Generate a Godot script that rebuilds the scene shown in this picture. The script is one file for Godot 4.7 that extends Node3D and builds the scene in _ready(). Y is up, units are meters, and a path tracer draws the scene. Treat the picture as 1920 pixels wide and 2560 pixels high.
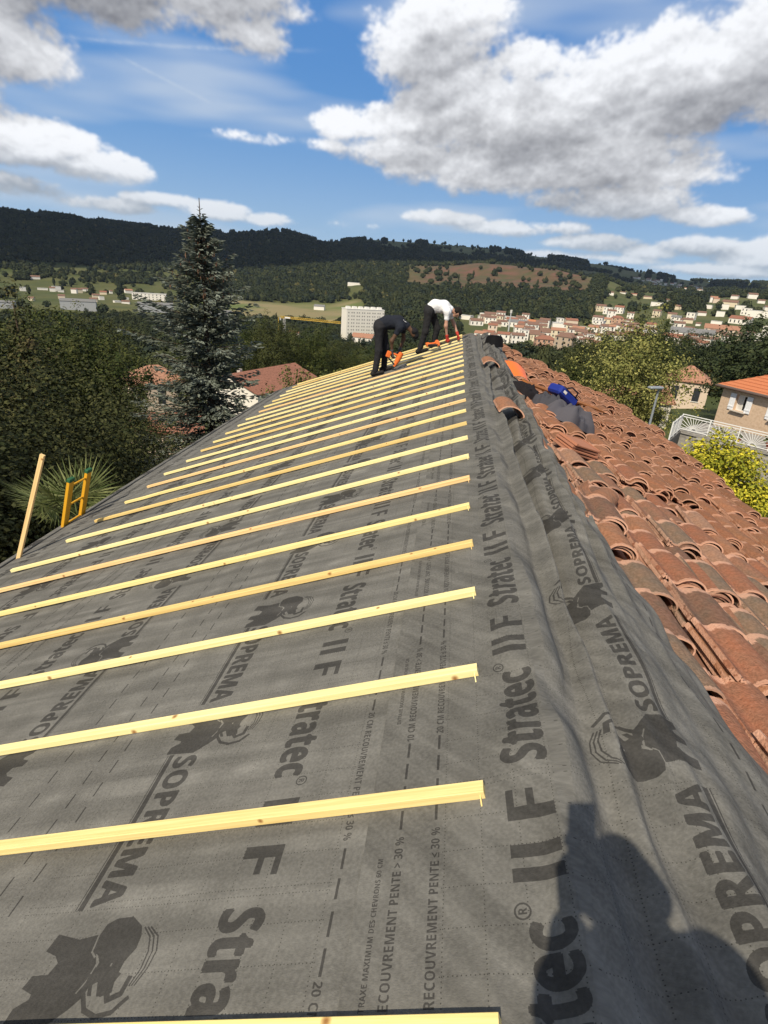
extends Node3D
# A roof being re-covered above a valley town. The camera stands at the origin; the roof ridge runs along -z.

const SLOPE := 0.36652            # 21 degrees, both slopes
const RIDGE := Vector3(0.453, -1.3216, 0)
var DL := Vector3(-cos(SLOPE), -sin(SLOPE), 0)      # down the left slope
var NL := Vector3(-sin(SLOPE), cos(SLOPE), 0)
var DR := Vector3(cos(SLOPE), -sin(SLOPE), 0)       # down the right slope
var NR := Vector3(sin(SLOPE), cos(SLOPE), 0)
var SUN_TOWARDS := Vector3(0.2676, -0.7212, -0.6390)
var rng := RandomNumberGenerator.new()
var taken := {}
var mats := {}

func L(s: float, v: float, o := 0.0) -> Vector3: return RIDGE + DL * s + NL * o + Vector3(0, 0, -v)
func R(u: float, v: float, o := 0.0) -> Vector3: return RIDGE + DR * u + NR * o + Vector3(0, 0, -v)
func polar(az: float, dist: float, y := 0.0) -> Vector3:
	return Vector3(sin(deg_to_rad(az)) * dist, y, -cos(deg_to_rad(az)) * dist)
func table(x: float, t: Array) -> float:
	if x <= t[0]: return t[1]
	for i in range(2, t.size(), 2):
		if x <= t[i]: return lerpf(t[i - 1], t[i + 1], (x - t[i - 2]) / (t[i] - t[i - 2]))
	return t[t.size() - 1]
func lin(r: float, g: float, b: float) -> Color: return Color(r, g, b).linear_to_srgb()

# ---------- mesh builder: corners are given counter-clockwise as seen from outside
class MB:
	var v := PackedVector3Array()
	var n := PackedVector3Array()
	var uv := PackedVector2Array()
	var uv2 := PackedVector2Array()
	var c := PackedColorArray()
	var ix := PackedInt32Array()
	func tri(a: Vector3, b: Vector3, d: Vector3, col = null) -> void:
		var k := v.size()
		var nn := (b - a).cross(d - a).normalized()
		for p in [a, b, d]:
			v.append(p); n.append(nn); uv.append(Vector2(p.x, p.z))
			if col != null: c.append(col)
		ix.append_array(PackedInt32Array([k, k + 2, k + 1]))
	func quad(a: Vector3, b: Vector3, d: Vector3, e: Vector3, col = null, u = null) -> void:
		var k := v.size()
		var nn := (b - a).cross(e - a)
		if nn.length_squared() < 1e-16: nn = (d - b).cross(e - b)
		nn = nn.normalized()
		var us: Array = u if u != null else [Vector2(0, 0), Vector2((b - a).length(), 0), Vector2((b - a).length(), (e - a).length()), Vector2(0, (e - a).length())]
		var ps := [a, b, d, e]
		for i in 4:
			v.append(ps[i]); n.append(nn); uv.append(us[i])
			if col != null: c.append(col)
		ix.append_array(PackedInt32Array([k, k + 2, k + 1, k, k + 3, k + 2]))
	func box(t: Transform3D, s: Vector3, col = null, bevel := 0.0) -> void:
		var h := s * 0.5
		var ax := [Vector3(1, 0, 0), Vector3(0, 1, 0), Vector3(0, 0, 1)]
		for i in 3:
			for sg in [-1.0, 1.0]:
				var w: Vector3 = ax[i] * sg
				var p: Vector3 = ax[(i + 1) % 3]
				var q: Vector3 = ax[(i + 2) % 3] * sg
				var hp: float = h[(i + 1) % 3] - bevel
				var hq: float = h[(i + 2) % 3] - bevel
				var o: Vector3 = w * h[i]
				quad(t * (o - p * hp - q * hq), t * (o + p * hp - q * hq), t * (o + p * hp + q * hq), t * (o - p * hp + q * hq), col)
		if bevel > 0.0:
			for i in 3:
				var a: Vector3 = ax[i]
				for s1 in [-1.0, 1.0]:
					for s2 in [-1.0, 1.0]:
						var p: Vector3 = ax[(i + 1) % 3] * s1
						var q: Vector3 = ax[(i + 2) % 3] * s2
						var hp: float = h[(i + 1) % 3]
						var hq: float = h[(i + 2) % 3]
						var e0: Vector3 = p * hp + q * (hq - bevel)
						var e1: Vector3 = p * (hp - bevel) + q * hq
						var l: Vector3 = a * (h[i] - bevel)
						if s1 * s2 > 0.0: quad(t * (e0 - l), t * (e1 - l), t * (e1 + l), t * (e0 + l), col)
						else: quad(t * (e1 - l), t * (e0 - l), t * (e0 + l), t * (e1 + l), col)
						for s3 in [-1.0, 1.0]:
							var c0: Vector3 = e0 + l * s3
							var c1: Vector3 = e1 + l * s3
							var c2: Vector3 = p * (hp - bevel) + q * (hq - bevel) + a * h[i] * s3
							if i == 0:
								if s1 * s2 * s3 > 0.0: tri(t * c0, t * c1, t * c2, col)
								else: tri(t * c1, t * c0, t * c2, col)
	# a rectangular bar from a to b
	func bar(a: Vector3, b: Vector3, w: float, h: float, upv := Vector3.UP, col = null, bevel := 0.0) -> void:
		var z := (b - a).normalized()
		var x := upv.cross(z).normalized()
		if x.length() < 0.5: x = Vector3.RIGHT.cross(z).normalized()
		var y := z.cross(x)
		box(Transform3D(Basis(x, y, z), (a + b) * 0.5), Vector3(w, h, (b - a).length()), col, bevel)
	func tube(pts: Array, rad: Array, sides := 8, col = null, caps := true) -> void:
		var k0 := v.size()
		var ref := Vector3.UP
		for i in pts.size():
			var d: Vector3 = (pts[mini(i + 1, pts.size() - 1)] - pts[maxi(i - 1, 0)]).normalized()
			if absf(d.dot(ref)) > 0.95: ref = Vector3.RIGHT if absf(d.x) < 0.9 else Vector3.BACK
			var x := ref.cross(d).normalized()
			var y := d.cross(x)
			for j in sides + 1:
				var a := TAU * j / sides
				var nn := x * cos(a) + y * sin(a)
				v.append(pts[i] + nn * float(rad[i])); n.append(nn); uv.append(Vector2(float(j) / sides, i))
				if col != null: c.append(col)
		for i in pts.size() - 1:
			for j in sides:
				var a := k0 + i * (sides + 1) + j
				ix.append_array(PackedInt32Array([a, a + sides + 2, a + 1, a, a + sides + 1, a + sides + 2]))
		if caps:
			for e in [0, pts.size() - 1]:
				var k := k0 + int(e) * (sides + 1)
				for j in range(1, sides - 1):
					if e == 0: tri(v[k], v[k + j + 1], v[k + j], col)
					else: tri(v[k], v[k + j], v[k + j + 1], col)
	# a smooth sheet of nu x nv points
	func sheet(p: PackedVector3Array, nu: int, nv: int, t: PackedVector2Array, t2 := PackedVector2Array(), flip := false, cols := PackedColorArray()) -> void:
		var k0 := v.size()
		v.append_array(p); uv.append_array(t)
		if t2.size(): uv2.append_array(t2)
		if cols.size(): c.append_array(cols)
		for j in nv:
			for i in nu:
				var du := p[j * nu + mini(i + 1, nu - 1)] - p[j * nu + maxi(i - 1, 0)]
				var dv := p[mini(j + 1, nv - 1) * nu + i] - p[maxi(j - 1, 0) * nu + i]
				var nn := du.cross(dv).normalized()
				n.append(-nn if flip else nn)
		for j in nv - 1:
			for i in nu - 1:
				var a := k0 + j * nu + i
				if flip: ix.append_array(PackedInt32Array([a, a + 1, a + nu + 1, a, a + nu + 1, a + nu]))
				else: ix.append_array(PackedInt32Array([a, a + nu + 1, a + 1, a, a + nu, a + nu + 1]))
	func ball(cn: Vector3, r: Vector3, nu := 10, nv := 7, basis := Basis(), col = null) -> void:
		var k0 := v.size()
		for j in nv + 1:
			for i in nu + 1:
				var th := PI * j / nv
				var ph := TAU * i / nu
				var d := Vector3(sin(th) * cos(ph), cos(th), sin(th) * sin(ph))
				v.append(cn + basis * (d * r)); n.append((basis * (d / r)).normalized()); uv.append(Vector2(float(i) / nu, float(j) / nv))
				if col != null: c.append(col)
		for j in nv:
			for i in nu:
				var a := k0 + j * (nu + 1) + i
				ix.append_array(PackedInt32Array([a, a + nu + 1, a + nu + 2, a, a + nu + 2, a + 1]))
	func mesh() -> ArrayMesh:
		var a := []
		a.resize(Mesh.ARRAY_MAX)
		a[Mesh.ARRAY_VERTEX] = v; a[Mesh.ARRAY_NORMAL] = n
		if uv.size() == v.size(): a[Mesh.ARRAY_TEX_UV] = uv
		if uv2.size() == v.size(): a[Mesh.ARRAY_TEX_UV2] = uv2
		if c.size() == v.size(): a[Mesh.ARRAY_COLOR] = c
		a[Mesh.ARRAY_INDEX] = ix
		var m := ArrayMesh.new()
		m.add_surface_from_arrays(Mesh.PRIMITIVE_TRIANGLES, a)
		return m

# ---------- naming and placing
func numbered(called: String) -> String:
	taken[called] = taken.get(called, -1) + 1
	return called if taken[called] == 0 else "%s_%03d" % [called, taken[called]]
func tag(o: Node, label: String, category: String, group := "", kind := "") -> void:
	if label: o.set_meta("label", label)
	if category: o.set_meta("category", category)
	if group: o.set_meta("group", group)
	if kind: o.set_meta("kind", kind)
func thing(called: String, at: Vector3, label: String, category: String, group := "", turn := 0.0) -> Node3D:
	var o := Node3D.new()
	o.name = numbered(called)
	add_child(o)
	o.position = at
	o.rotation.y = turn
	tag(o, label, category, group)
	return o
func put(m, called: String, material: Material, parent: Node = null) -> MeshInstance3D:
	var o := MeshInstance3D.new()
	o.mesh = m.mesh() if m is MB else m
	o.material_override = material
	if parent == null:
		o.name = numbered(called)
		add_child(o)
	else:
		o.name = called
		parent.add_child(o, true)
	return o
func copy(src: Node3D, at: Vector3, turn := 0.0, scl := Vector3.ONE) -> Node3D:
	var o: Node3D = src.duplicate()
	o.name = numbered(String(src.name).rstrip("0123456789").trim_suffix("_"))
	add_child(o)
	o.transform = Transform3D(Basis(Vector3.UP, turn).scaled_local(scl), at)
	return o

# ---------- materials
func mat(key: String, col: Color, rough := 0.85, metal := 0.0) -> StandardMaterial3D:
	if mats.has(key): return mats[key]
	var m := StandardMaterial3D.new()
	m.albedo_color = col
	m.roughness = rough
	m.metallic = metal
	m.metallic_specular = 0.3
	mats[key] = m
	return m
func noise(seed_: int, freq: float, oct := 4, type := FastNoiseLite.TYPE_SIMPLEX_SMOOTH) -> FastNoiseLite:
	var f := FastNoiseLite.new()
	f.seed = seed_; f.frequency = freq; f.fractal_octaves = oct; f.noise_type = type
	return f
func ramp(cols: Array, at: Array) -> Gradient:
	var g := Gradient.new()
	g.offsets = PackedFloat32Array(at)
	var p := PackedColorArray()
	for c in cols: p.append(c)
	g.colors = p
	return g
# a seamless colour texture from noise: two layers, ramped
func mottled(seed_: int, size: int, freq: float, cols: Array, at: Array, stretch := Vector2i(1, 1)) -> ImageTexture:
	var f := noise(seed_, freq, 5)
	var im := f.get_seamless_image(size / stretch.x, size / stretch.y, false, false, 0.15)
	im.resize(size, size, Image.INTERPOLATE_CUBIC)
	var g := ramp(cols, at)
	var out := Image.create(size, size, false, Image.FORMAT_RGB8)
	var lut := []
	for i in 256: lut.append(g.sample(i / 255.0))
	var d := im.get_data()
	var b := PackedByteArray()
	b.resize(size * size * 3)
	for i in size * size:
		var cc: Color = lut[d[i]]
		b[i * 3] = cc.r8; b[i * 3 + 1] = cc.g8; b[i * 3 + 2] = cc.b8
	out = Image.create_from_data(size, size, false, Image.FORMAT_RGB8, b)
	return ImageTexture.create_from_image(out)
func textured(key: String, tex: Texture2D, scale: float, rough := 0.9, tint := Color.WHITE, world := true) -> StandardMaterial3D:
	if mats.has(key): return mats[key]
	var m := mat(key, tint, rough)
	m.albedo_texture = tex
	m.uv1_triplanar = true
	m.uv1_world_triplanar = world
	m.uv1_scale = Vector3.ONE * scale
	return m
func _ready() -> void:
	rng.seed = 4711
	# camera: a phone held about 1.4 m above the membrane, looking along and down the ridge, turned 4 degrees clockwise
	var cam := Camera3D.new()
	var fw := Vector3(-0.08527, -0.39198, -0.91601).normalized()
	var rt := Vector3(0.99014, 0.06924, -0.12180).normalized()
	cam.name = "camera"
	add_child(cam)
	cam.transform = Transform3D(Basis(rt, rt.cross(fw), -fw), Vector3.ZERO)
	cam.fov = 84.32
	cam.near = 0.02
	cam.far = 9000.0
	var env := Environment.new()
	var sky := Sky.new()
	var pan := PanoramaSkyMaterial.new()
	pan.panorama = make_sky()
	sky.sky_material = pan
	env.background_mode = Environment.BG_SKY
	env.sky = sky
	env.background_energy_multiplier = 1.0
	env.tonemap_mode = Environment.TONE_MAPPER_LINEAR
	env.tonemap_exposure = 1.0
	env.fog_enabled = true
	env.fog_density = 0.000034
	env.fog_light_color = Color(0.72, 0.80, 0.92)
	env.sdfgi_enabled = true
	env.ssao_enabled = true
	env.ssil_enabled = true
	var we := WorldEnvironment.new()
	we.name = "world_environment"
	we.environment = env
	add_child(we)
	var sun := DirectionalLight3D.new()
	sun.name = "sun"
	sun.light_color = Color(1.0, 0.95, 0.86)
	sun.light_energy = 1.6
	sun.light_angular_distance = 0.53
	sun.shadow_enabled = true
	add_child(sun)
	sun.look_at_from_position(-SUN_TOWARDS * 30.0, Vector3.ZERO)
	print("sky ", Time.get_ticks_msec())
	build_roof()
	print("roof ", Time.get_ticks_msec())
	town_sites()
	build_land()
	print("land ", Time.get_ticks_msec())
	town_materials()
	build_woods()
	print("woods ", Time.get_ticks_msec())
	build_near_trees()
	print("trees ", Time.get_ticks_msec())
	build_near_houses()
	build_town()
	build_clouds()
	build_people()
	build_props()
	print("town ", Time.get_ticks_msec())
# ---------- sky: air and clouds, computed for every direction (azimuth from -z towards +x, height above the horizon)
var n_edge := noise(11, 0.11, 3)
var n_puff := billow(12, 0.34, 5)
var n_band := noise(13, 0.045, 4)
var n_fine := noise(14, 1.1, 5)
func billow(seed_: int, freq: float, oct: int) -> FastNoiseLite:
	var f := noise(seed_, freq, oct)
	f.fractal_type = FastNoiseLite.FRACTAL_RIDGED
	return f
var CLOUDS := []

func cloud_list() -> void:
	# azimuth, height, half width, half height, strength
	CLOUDS = [
		# the large bank on the right
		[6.0, 12.4, 11.0, 3.6, 1.15], [-3.5, 11.2, 6.5, 2.6, 0.95], [15.0, 14.2, 9.0, 4.2, 1.25], [23.0, 15.5, 9.0, 5.2, 1.2], [1.5, 8.4, 8.0, 2.4, 1.0],
		[10.0, 9.2, 10.0, 3.0, 1.2], [12.0, 6.6, 7.5, 1.7, 1.0], [-3.0, 17.8, 6.0, 2.8, 0.95], [19.0, 5.8, 4.0, 0.9, 0.75], [31.0, 13.0, 9.0, 5.0, 1.2], [4.0, 15.4, 6.0, 1.8, 0.75], [-1.5, 13.2, 6.5, 3.0, 1.1], [-5.5, 15.6, 4.5, 3.2, 0.9], [-6.5, 11.6, 4.0, 1.6, 0.8], [-9.5, 10.9, 4.6, 1.5, 0.85], [-6.0, 9.4, 6.0, 2.0, 0.95],
		# dark sheet upper left
		[-33.0, 20.0, 14.0, 6.6, 1.6], [-23.0, 19.0, 9.0, 4.2, 1.15], [-42.0, 14.0, 10.0, 5.0, 1.25], [-35.0, 12.2, 4.5, 1.8, 0.7], [-19.0, 16.0, 3.4, 1.7, 0.6],
		# cumulus at the left
		[-36.0, 6.9, 6.5, 1.9, 1.15], [-31.0, 5.9, 4.4, 1.4, 1.05], [-42.0, 8.4, 6.0, 2.2, 1.1],
		# a thin tongue reaching left from the bank
		[-13.0, 9.4, 7.0, 0.55, 0.42], [-9.0, 10.2, 5.0, 0.7, 0.45],
		# low far rows
		[-38.0, 3.9, 6.0, 0.9, 0.7], [-31.0, 3.4, 4.0, 0.7, 0.6], [-26.5, 4.1, 3.4, 0.6, 0.6], [-22.0, 3.7, 3.6, 0.8, 0.7], [-17.5, 3.4, 3.0, 0.6, 0.55], [-12.0, 3.6, 4.0, 0.4, 0.3], [-1.5, 4.6, 3.6, 0.6, 0.5], [3.5, 4.1, 4.0, 0.7, 0.55], [8.0, 4.4, 3.0, 0.6, 0.5], [11.5, 3.4, 4.0, 0.8, 0.65], [16.0, 3.0, 3.2, 0.7, 0.7], [19.5, 3.5, 3.6, 0.9, 0.85], [23.5, 3.0, 3.4, 1.0, 0.85], [27.0, 3.6, 4.0, 1.2, 0.9], [21.5, 1.9, 5.0, 0.6, 0.7], [12.0, 2.3, 6.0, 0.35, 0.4], [30.0, 2.0, 6.0, 0.8, 0.8], [34.0, 4.0, 10.0, 1.4, 1.0],
	]
	var r := RandomNumberGenerator.new()
	r.seed = 77
	for i in 70:      # the same weather goes on all round
		var az := r.randf_range(48, 312)
		var el := r.randf_range(3, 34)
		CLOUDS.append([az if az < 180 else az - 360, el, r.randf_range(6, 13), r.randf_range(1.0, 3.6) * (0.5 + el / 24.0), r.randf_range(0.8, 1.2)])
	for i in 42:
		CLOUDS.append([r.randf_range(-180, 180), r.randf_range(27, 82), r.randf_range(14, 34), r.randf_range(5, 10), r.randf_range(0.8, 1.2)])

func cloud_density(az: float, el: float, live: Array) -> float:
	var d := -1.2
	for q in live:
		var dx: float = absf(az - q[0])
		if dx > 180.0: dx = 360.0 - dx
		dx /= q[2]
		var dy: float = (el - q[1]) / q[3]
		if dy < 0.0: dy *= 1.25        # flatter underneath
		d = maxf(d, (1.0 - dx * dx - dy * dy) * q[4])
	var rough := 0.55 + 0.45 * clampf(el / 6.0, 0.0, 1.0)
	return d + n_edge.get_noise_2d(az * 1.2, el * 2.3) * 0.62 - n_puff.get_noise_2d(az * 0.95, el * 1.6) * 0.25 * rough + n_fine.get_noise_2d(az * 1.5, el * 2.3) * 0.17 + n_puff.get_noise_2d(az * 0.7 + 40.0, el * 3.4) * 0.22 * (1.0 - clampf(el / 6.0, 0.0, 1.0))

func sky_color(az: float, el: float, live: Array) -> Color:
	var t := clampf(el / 26.0, 0, 1)
	var air := Color(0.46, 0.63, 0.78).lerp(Color(0.16, 0.38, 0.72), 1.0 - pow(1.0 - minf(t * 1.7, 1.0), 1.5))
	air = air.lerp(Color(0.075, 0.22, 0.56), t)
	air = air.lerp(Color(0.045, 0.14, 0.40), clampf((el - 26.0) / 60.0, 0, 1))
	# thin high veils and old vapour trails
	var veil := clampf(n_band.get_noise_2d(az * 0.55 + el * 0.3, el * 3.4 - az * 0.12) * 1.7 - 0.02, 0, 1) * 0.60
	for tr in [[-24.0, 14.6, 12.0, 0.095, 0.10], [-25.5, 12.4, 4.0, -0.30, 0.07], [-15.0, 9.6, 9.0, 0.06, 0.20]]:
		var dx: float = az - tr[0]
		var off: float = el - tr[1] - dx * tr[3]
		var w: float = tr[4] * (1.0 + 0.6 * n_edge.get_noise_2d(az * 3.0, el))
		veil += 0.30 * exp(-off * off / (w * w)) * smoothstep(tr[2], tr[2] * 0.5, absf(dx)) * (0.6 + 0.8 * n_puff.get_noise_2d(az * 2.0, el * 2.0))
	air = air.lerp(Color(0.62, 0.70, 0.80), clampf(veil, 0, 0.7))
	var d := cloud_density(az, el, live)
	if d > -0.30:
		var above := cloud_density(az - 0.30, el + 0.50, live)
		var far := cloud_density(az - 0.5, el + 2.6, live)
		var crisp := clampf((d - above) * 1.5 + 0.30, 0, 1)
		var a := smoothstep(lerpf(-0.30, -0.16, crisp), lerpf(0.46, 0.28, crisp), d)
		var lit := clampf(0.56 + (d - above) * 0.62 + (d - far) * 0.24, 0, 1)
		var thick := clampf(maxf(far, 0.0) * 0.62 + d * 0.06 - 0.10, 0, 1)
		var lite := lerpf(0.50, 1.02, lit) * lerpf(1.0, 0.42, thick)
		var low := clampf((el - 1.5) / 6.0, 0.0, 1.0)
		var c := Color(lite * 0.97, lite * 0.985, lite * 0.995 + 0.02)
		c = c.lerp(Color(0.34, 0.42, 0.51).lerp(Color(0.72, 0.76, 0.80), clampf(lit * 1.7 - 0.62, 0, 1)), (1.0 - low) * 0.75)
		air = air.lerp(c, a * lerpf(0.80, 0.97, low))
	if el < 0.0: air = air.lerp(Color(0.10, 0.11, 0.09), clampf(-el / 2.0, 0, 1))
	return air

func make_sky() -> Texture2D:
	cloud_list()
	var lw := 512
	var lh := 256
	var im := Image.create(lw, lh, false, Image.FORMAT_RGBF)
	for y in lh:
		var el := 90.0 - (y + 0.5) / lh * 180.0
		if el < -4.0:
			im.fill_rect(Rect2i(0, y, lw, lh - y), Color(0.10, 0.11, 0.09))
			break
		var live := CLOUDS.filter(func(q): return absf(el - q[1]) < q[3] * 2.0 + 5.0)
		for x in lw:
			var az := (x + 0.5) / lw * 360.0
			if az > 180.0: az -= 360.0
			im.set_pixel(x, y, sky_color(az, el, live))
	var w := 3072
	var h := 1536
	im.resize(w, h, Image.INTERPOLATE_CUBIC)
	for y in range(int((90.0 - 24.0) / 180.0 * h), int((90.0 + 1.0) / 180.0 * h)):
		var el := 90.0 - (y + 0.5) / h * 180.0
		var live := CLOUDS.filter(func(q): return absf(el - q[1]) < q[3] * 2.0 + 5.0 and absf(q[0]) < 70)
		for k in range(int(-46.0 / 360.0 * w), int(36.0 / 360.0 * w)):
			im.set_pixel(posmod(k, w), y, sky_color((k + 0.5) / w * 360.0, el, live))
	return ImageTexture.create_from_image(im)
# ---------- printed membrane
const PER := 0.89        # the print repeats along the roll
const ROLL := 1.5        # width of a roll
const PXM := 1150.0

func span_tri(im: Image, a: Vector2, b: Vector2, c: Vector2, col: Color) -> void:
	var y0 := int(floor(minf(a.y, minf(b.y, c.y))))
	var y1 := int(ceil(maxf(a.y, maxf(b.y, c.y))))
	var e := [[a, b], [b, c], [c, a]]
	for y in range(y0, y1 + 1):
		var yy := y + 0.5
		var x0 := 1e9
		var x1 := -1e9
		for q in e:
			var p: Vector2 = q[0]
			var r: Vector2 = q[1]
			if (p.y <= yy) != (r.y <= yy):
				var x := p.x + (r.x - p.x) * (yy - p.y) / (r.y - p.y)
				x0 = minf(x0, x); x1 = maxf(x1, x)
		if x1 > x0:
			var i0 := int(round(x0))
			var i1 := int(round(x1))
			if i1 > i0: im.fill_rect(Rect2i(i0, y, i1 - i0, 1), col)
func poly(im: Image, pts: Array, col: Color) -> void:
	var p := PackedVector2Array()
	for q in pts: p.append(Vector2(q[0] * PXM, q[1] * PXM))
	var t := Geometry2D.triangulate_polygon(p)
	for i in range(0, t.size(), 3): span_tri(im, p[t[i]], p[t[i + 1]], p[t[i + 2]], col)
func stroke(im: Image, pts: Array, w: float, col: Color) -> void:
	for i in pts.size() - 1:
		var a := Vector2(pts[i][0], pts[i][1]) * PXM
		var b := Vector2(pts[i + 1][0], pts[i + 1][1]) * PXM
		var o := (b - a).orthogonal().normalized() * w * PXM * 0.5
		var e := (b - a).normalized() * w * PXM * 0.3
		span_tri(im, a + o - e, b + o + e, b - o + e, col)
		span_tri(im, a + o - e, b - o + e, a - o - e, col)
func font(serif := false) -> SystemFont:
	var f := SystemFont.new()
	f.font_names = PackedStringArray(["Droid Serif" if serif else "Droid Sans"])
	f.font_weight = 700
	return f
# letters filled into a rectangle given in metres on the roll; slant leans them
func letters(im: Image, text: String, x: float, y: float, w: float, h: float, col: Color, slant := 0.0) -> void:
	var tm := TextMesh.new()
	tm.font = font()
	tm.text = text
	tm.font_size = 64
	tm.pixel_size = 0.01
	tm.depth = 0.0
	var arr := tm.get_mesh_arrays()
	var vs: PackedVector3Array = arr[Mesh.ARRAY_VERTEX]
	var ids: PackedInt32Array = arr[Mesh.ARRAY_INDEX] if arr[Mesh.ARRAY_INDEX] != null else PackedInt32Array()
	if ids.is_empty():
		for i in vs.size(): ids.append(i)
	var lo := Vector2(1e9, 1e9)
	var hi := Vector2(-1e9, -1e9)
	for p in vs:
		lo = lo.min(Vector2(p.x, p.y)); hi = hi.max(Vector2(p.x, p.y))
	var pts := PackedVector2Array()
	for p in vs:
		var q := Vector2((p.x - lo.x) / (hi.x - lo.x), 1.0 - (p.y - lo.y) / (hi.y - lo.y))
		pts.append(Vector2(x + q.x * w + (1.0 - q.y) * h * slant, y + q.y * h) * PXM)
	for i in range(0, ids.size() - 2, 3): span_tri(im, pts[ids[i]], pts[ids[i + 1]], pts[ids[i + 2]], col)

func print_image() -> Image:
	var W := int(PER * PXM)
	var H := int(ROLL * PXM)
	var im := Image.create(W, H, false, Image.FORMAT_RGB8)
	var base := lin(0.276, 0.273, 0.262)
	var ink := lin(0.108, 0.107, 0.103)
	im.fill(base)
	# stitched dots, a grid of 10 cm
	var dot := lin(0.10, 0.098, 0.092)
	for j in range(2, 14):
		var y := int((0.025 + j * 0.1) * PXM)
		for i in int(PER / 0.0099): im.fill_rect(Rect2i(int(i * 0.0099 * PXM), y + (i * 7) % 2, 3, 3), dot)
	for i in 9:
		var x := int((0.05 + i * PER / 9.0) * PXM)
		for j in int(1.02 / 0.0099):
			var y := int((0.22 + j * 0.0099) * PXM)
			im.fill_rect(Rect2i(x + (j * 5) % 2, y, 3, 3), dot)
			if i == 8: im.fill_rect(Rect2i(x + 24, y, 3, 3), dot)
	# edge lines with their notes
	letters(im, "10 CM RECOUVREMENT PENTE > 30 %", 0.17, 0.088, 0.53, 0.024, ink)
	letters(im, "20 CM RECOUVREMENT PENTE ≤ 30 %", 0.19, 0.188, 0.53, 0.024, ink)
	letters(im, "ENTRAXE MAXIMUM DES CHEVRONS 60 CM", 0.26, 0.045, 0.38, 0.014, ink)
	for k in 4:
		im.fill_rect(Rect2i(int((0.725 + k * 0.088) * PXM) % W, int(0.096 * PXM), int(0.062 * PXM), int(0.008 * PXM)), ink)
		im.fill_rect(Rect2i(int((0.745 + k * 0.088) * PXM) % W, int(0.196 * PXM), int(0.062 * PXM), int(0.008 * PXM)), ink)
	for k in 8:
		im.fill_rect(Rect2i(int((0.02 + k * 0.111) * PXM), int(1.296 * PXM), int(0.066 * PXM), int(0.007 * PXM)), ink)
		im.fill_rect(Rect2i(int((0.06 + k * 0.111) * PXM), int(1.396 * PXM), int(0.066 * PXM), int(0.007 * PXM)), ink)
	# the product line
	for q in [[-0.004, 0.0], [0.004, 0.0], [0.0, -0.0035], [0.0, 0.0035]]: letters(im, "Stratec", 0.008 + q[0], 0.395 + q[1], 0.440, 0.132, ink)
	for k in 24:
		var a := TAU * k / 24.0
		var b := TAU * (k + 1) / 24.0
		stroke(im, [[0.475 + cos(a) * 0.018, 0.412 + sin(a) * 0.018], [0.475 + cos(b) * 0.018, 0.412 + sin(b) * 0.018]], 0.0042, ink)
	letters(im, "R", 0.468, 0.402, 0.015, 0.02, ink)
	im.fill_rect(Rect2i(int(0.545 * PXM), int(0.397 * PXM), int(0.036 * PXM), int(0.128 * PXM)), ink)
	im.fill_rect(Rect2i(int(0.607 * PXM), int(0.397 * PXM), int(0.036 * PXM), int(0.128 * PXM)), ink)
	for q in [-0.004, 0.004]: letters(im, "F", 0.715 + q, 0.397, 0.085, 0.128, ink)
	# the maker's name, underlined, and the mammoth before it
	for q in [[-0.003, 0.0], [0.003, 0.0], [0.0, -0.0025], [0.0, 0.0025]]: letters(im, "SOPREMA", 0.278 + q[0], 0.905 + q[1], 0.575, 0.098, ink)
	im.fill_rect(Rect2i(int(0.262 * PXM), int(1.022 * PXM), int(0.6 * PXM), int(0.020 * PXM)), ink)
	im.fill_rect(Rect2i(int(0.262 * PXM), int(1.047 * PXM), int(0.6 * PXM), int(0.004 * PXM)), ink)
	poly(im, [[0.045, 0.912], [0.055, 0.972], [0.037, 1.056], [0.082, 1.066], [0.096, 1.022], [0.114, 1.001], [0.142, 1.012], [0.144, 1.062], [0.174, 1.071], [0.188, 1.029], [0.200, 1.027], [0.220, 1.060], [0.255, 1.062], [0.264, 0.936], [0.228, 0.888], [0.197, 0.857], [0.148, 0.852], [0.100, 0.885]], ink)
	poly(im, [[0.030, 0.778], [0.002, 0.823], [0.004, 0.875], [0.018, 0.902], [0.052, 0.910], [0.090, 0.900], [0.100, 0.878], [0.118, 0.862], [0.155, 0.866], [0.196, 0.846], [0.200, 0.800], [0.192, 0.772], [0.160, 0.782], [0.120, 0.780], [0.088, 0.762], [0.056, 0.765]], ink)
	stroke(im, [[0.040, 0.912], [0.090, 0.905], [0.104, 0.886]], 0.005, base)
	stroke(im, [[0.118, 0.868], [0.160, 0.872], [0.188, 0.886]], 0.005, base)
	stroke(im, [[0.148, 0.868], [0.190, 0.862], [0.228, 0.832], [0.243, 0.790], [0.236, 0.745], [0.205, 0.716]], 0.012, ink)
	stroke(im, [[0.172, 0.838], [0.205, 0.820], [0.222, 0.785], [0.216, 0.745], [0.195, 0.722]], 0.014, base)
	stroke(im, [[0.150, 0.780], [0.182, 0.795], [0.208, 0.775], [0.196, 0.742], [0.160, 0.738]], 0.015, ink)
	stroke(im, [[0.120, 0.776], [0.150, 0.762], [0.176, 0.762]], 0.008, base)
	im.fill_rect(Rect2i(int(0.122 * PXM), int(0.816 * PXM), 9, 6), base)
	for k in 3: stroke(im, [[0.034, 0.766 - k * 0.010], [0.060, 0.735 - k * 0.013], [0.098, 0.718 - k * 0.013], [0.140, 0.716 - k * 0.010], [0.178, 0.728 - k * 0.008]], 0.0042, ink)
	return im

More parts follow.
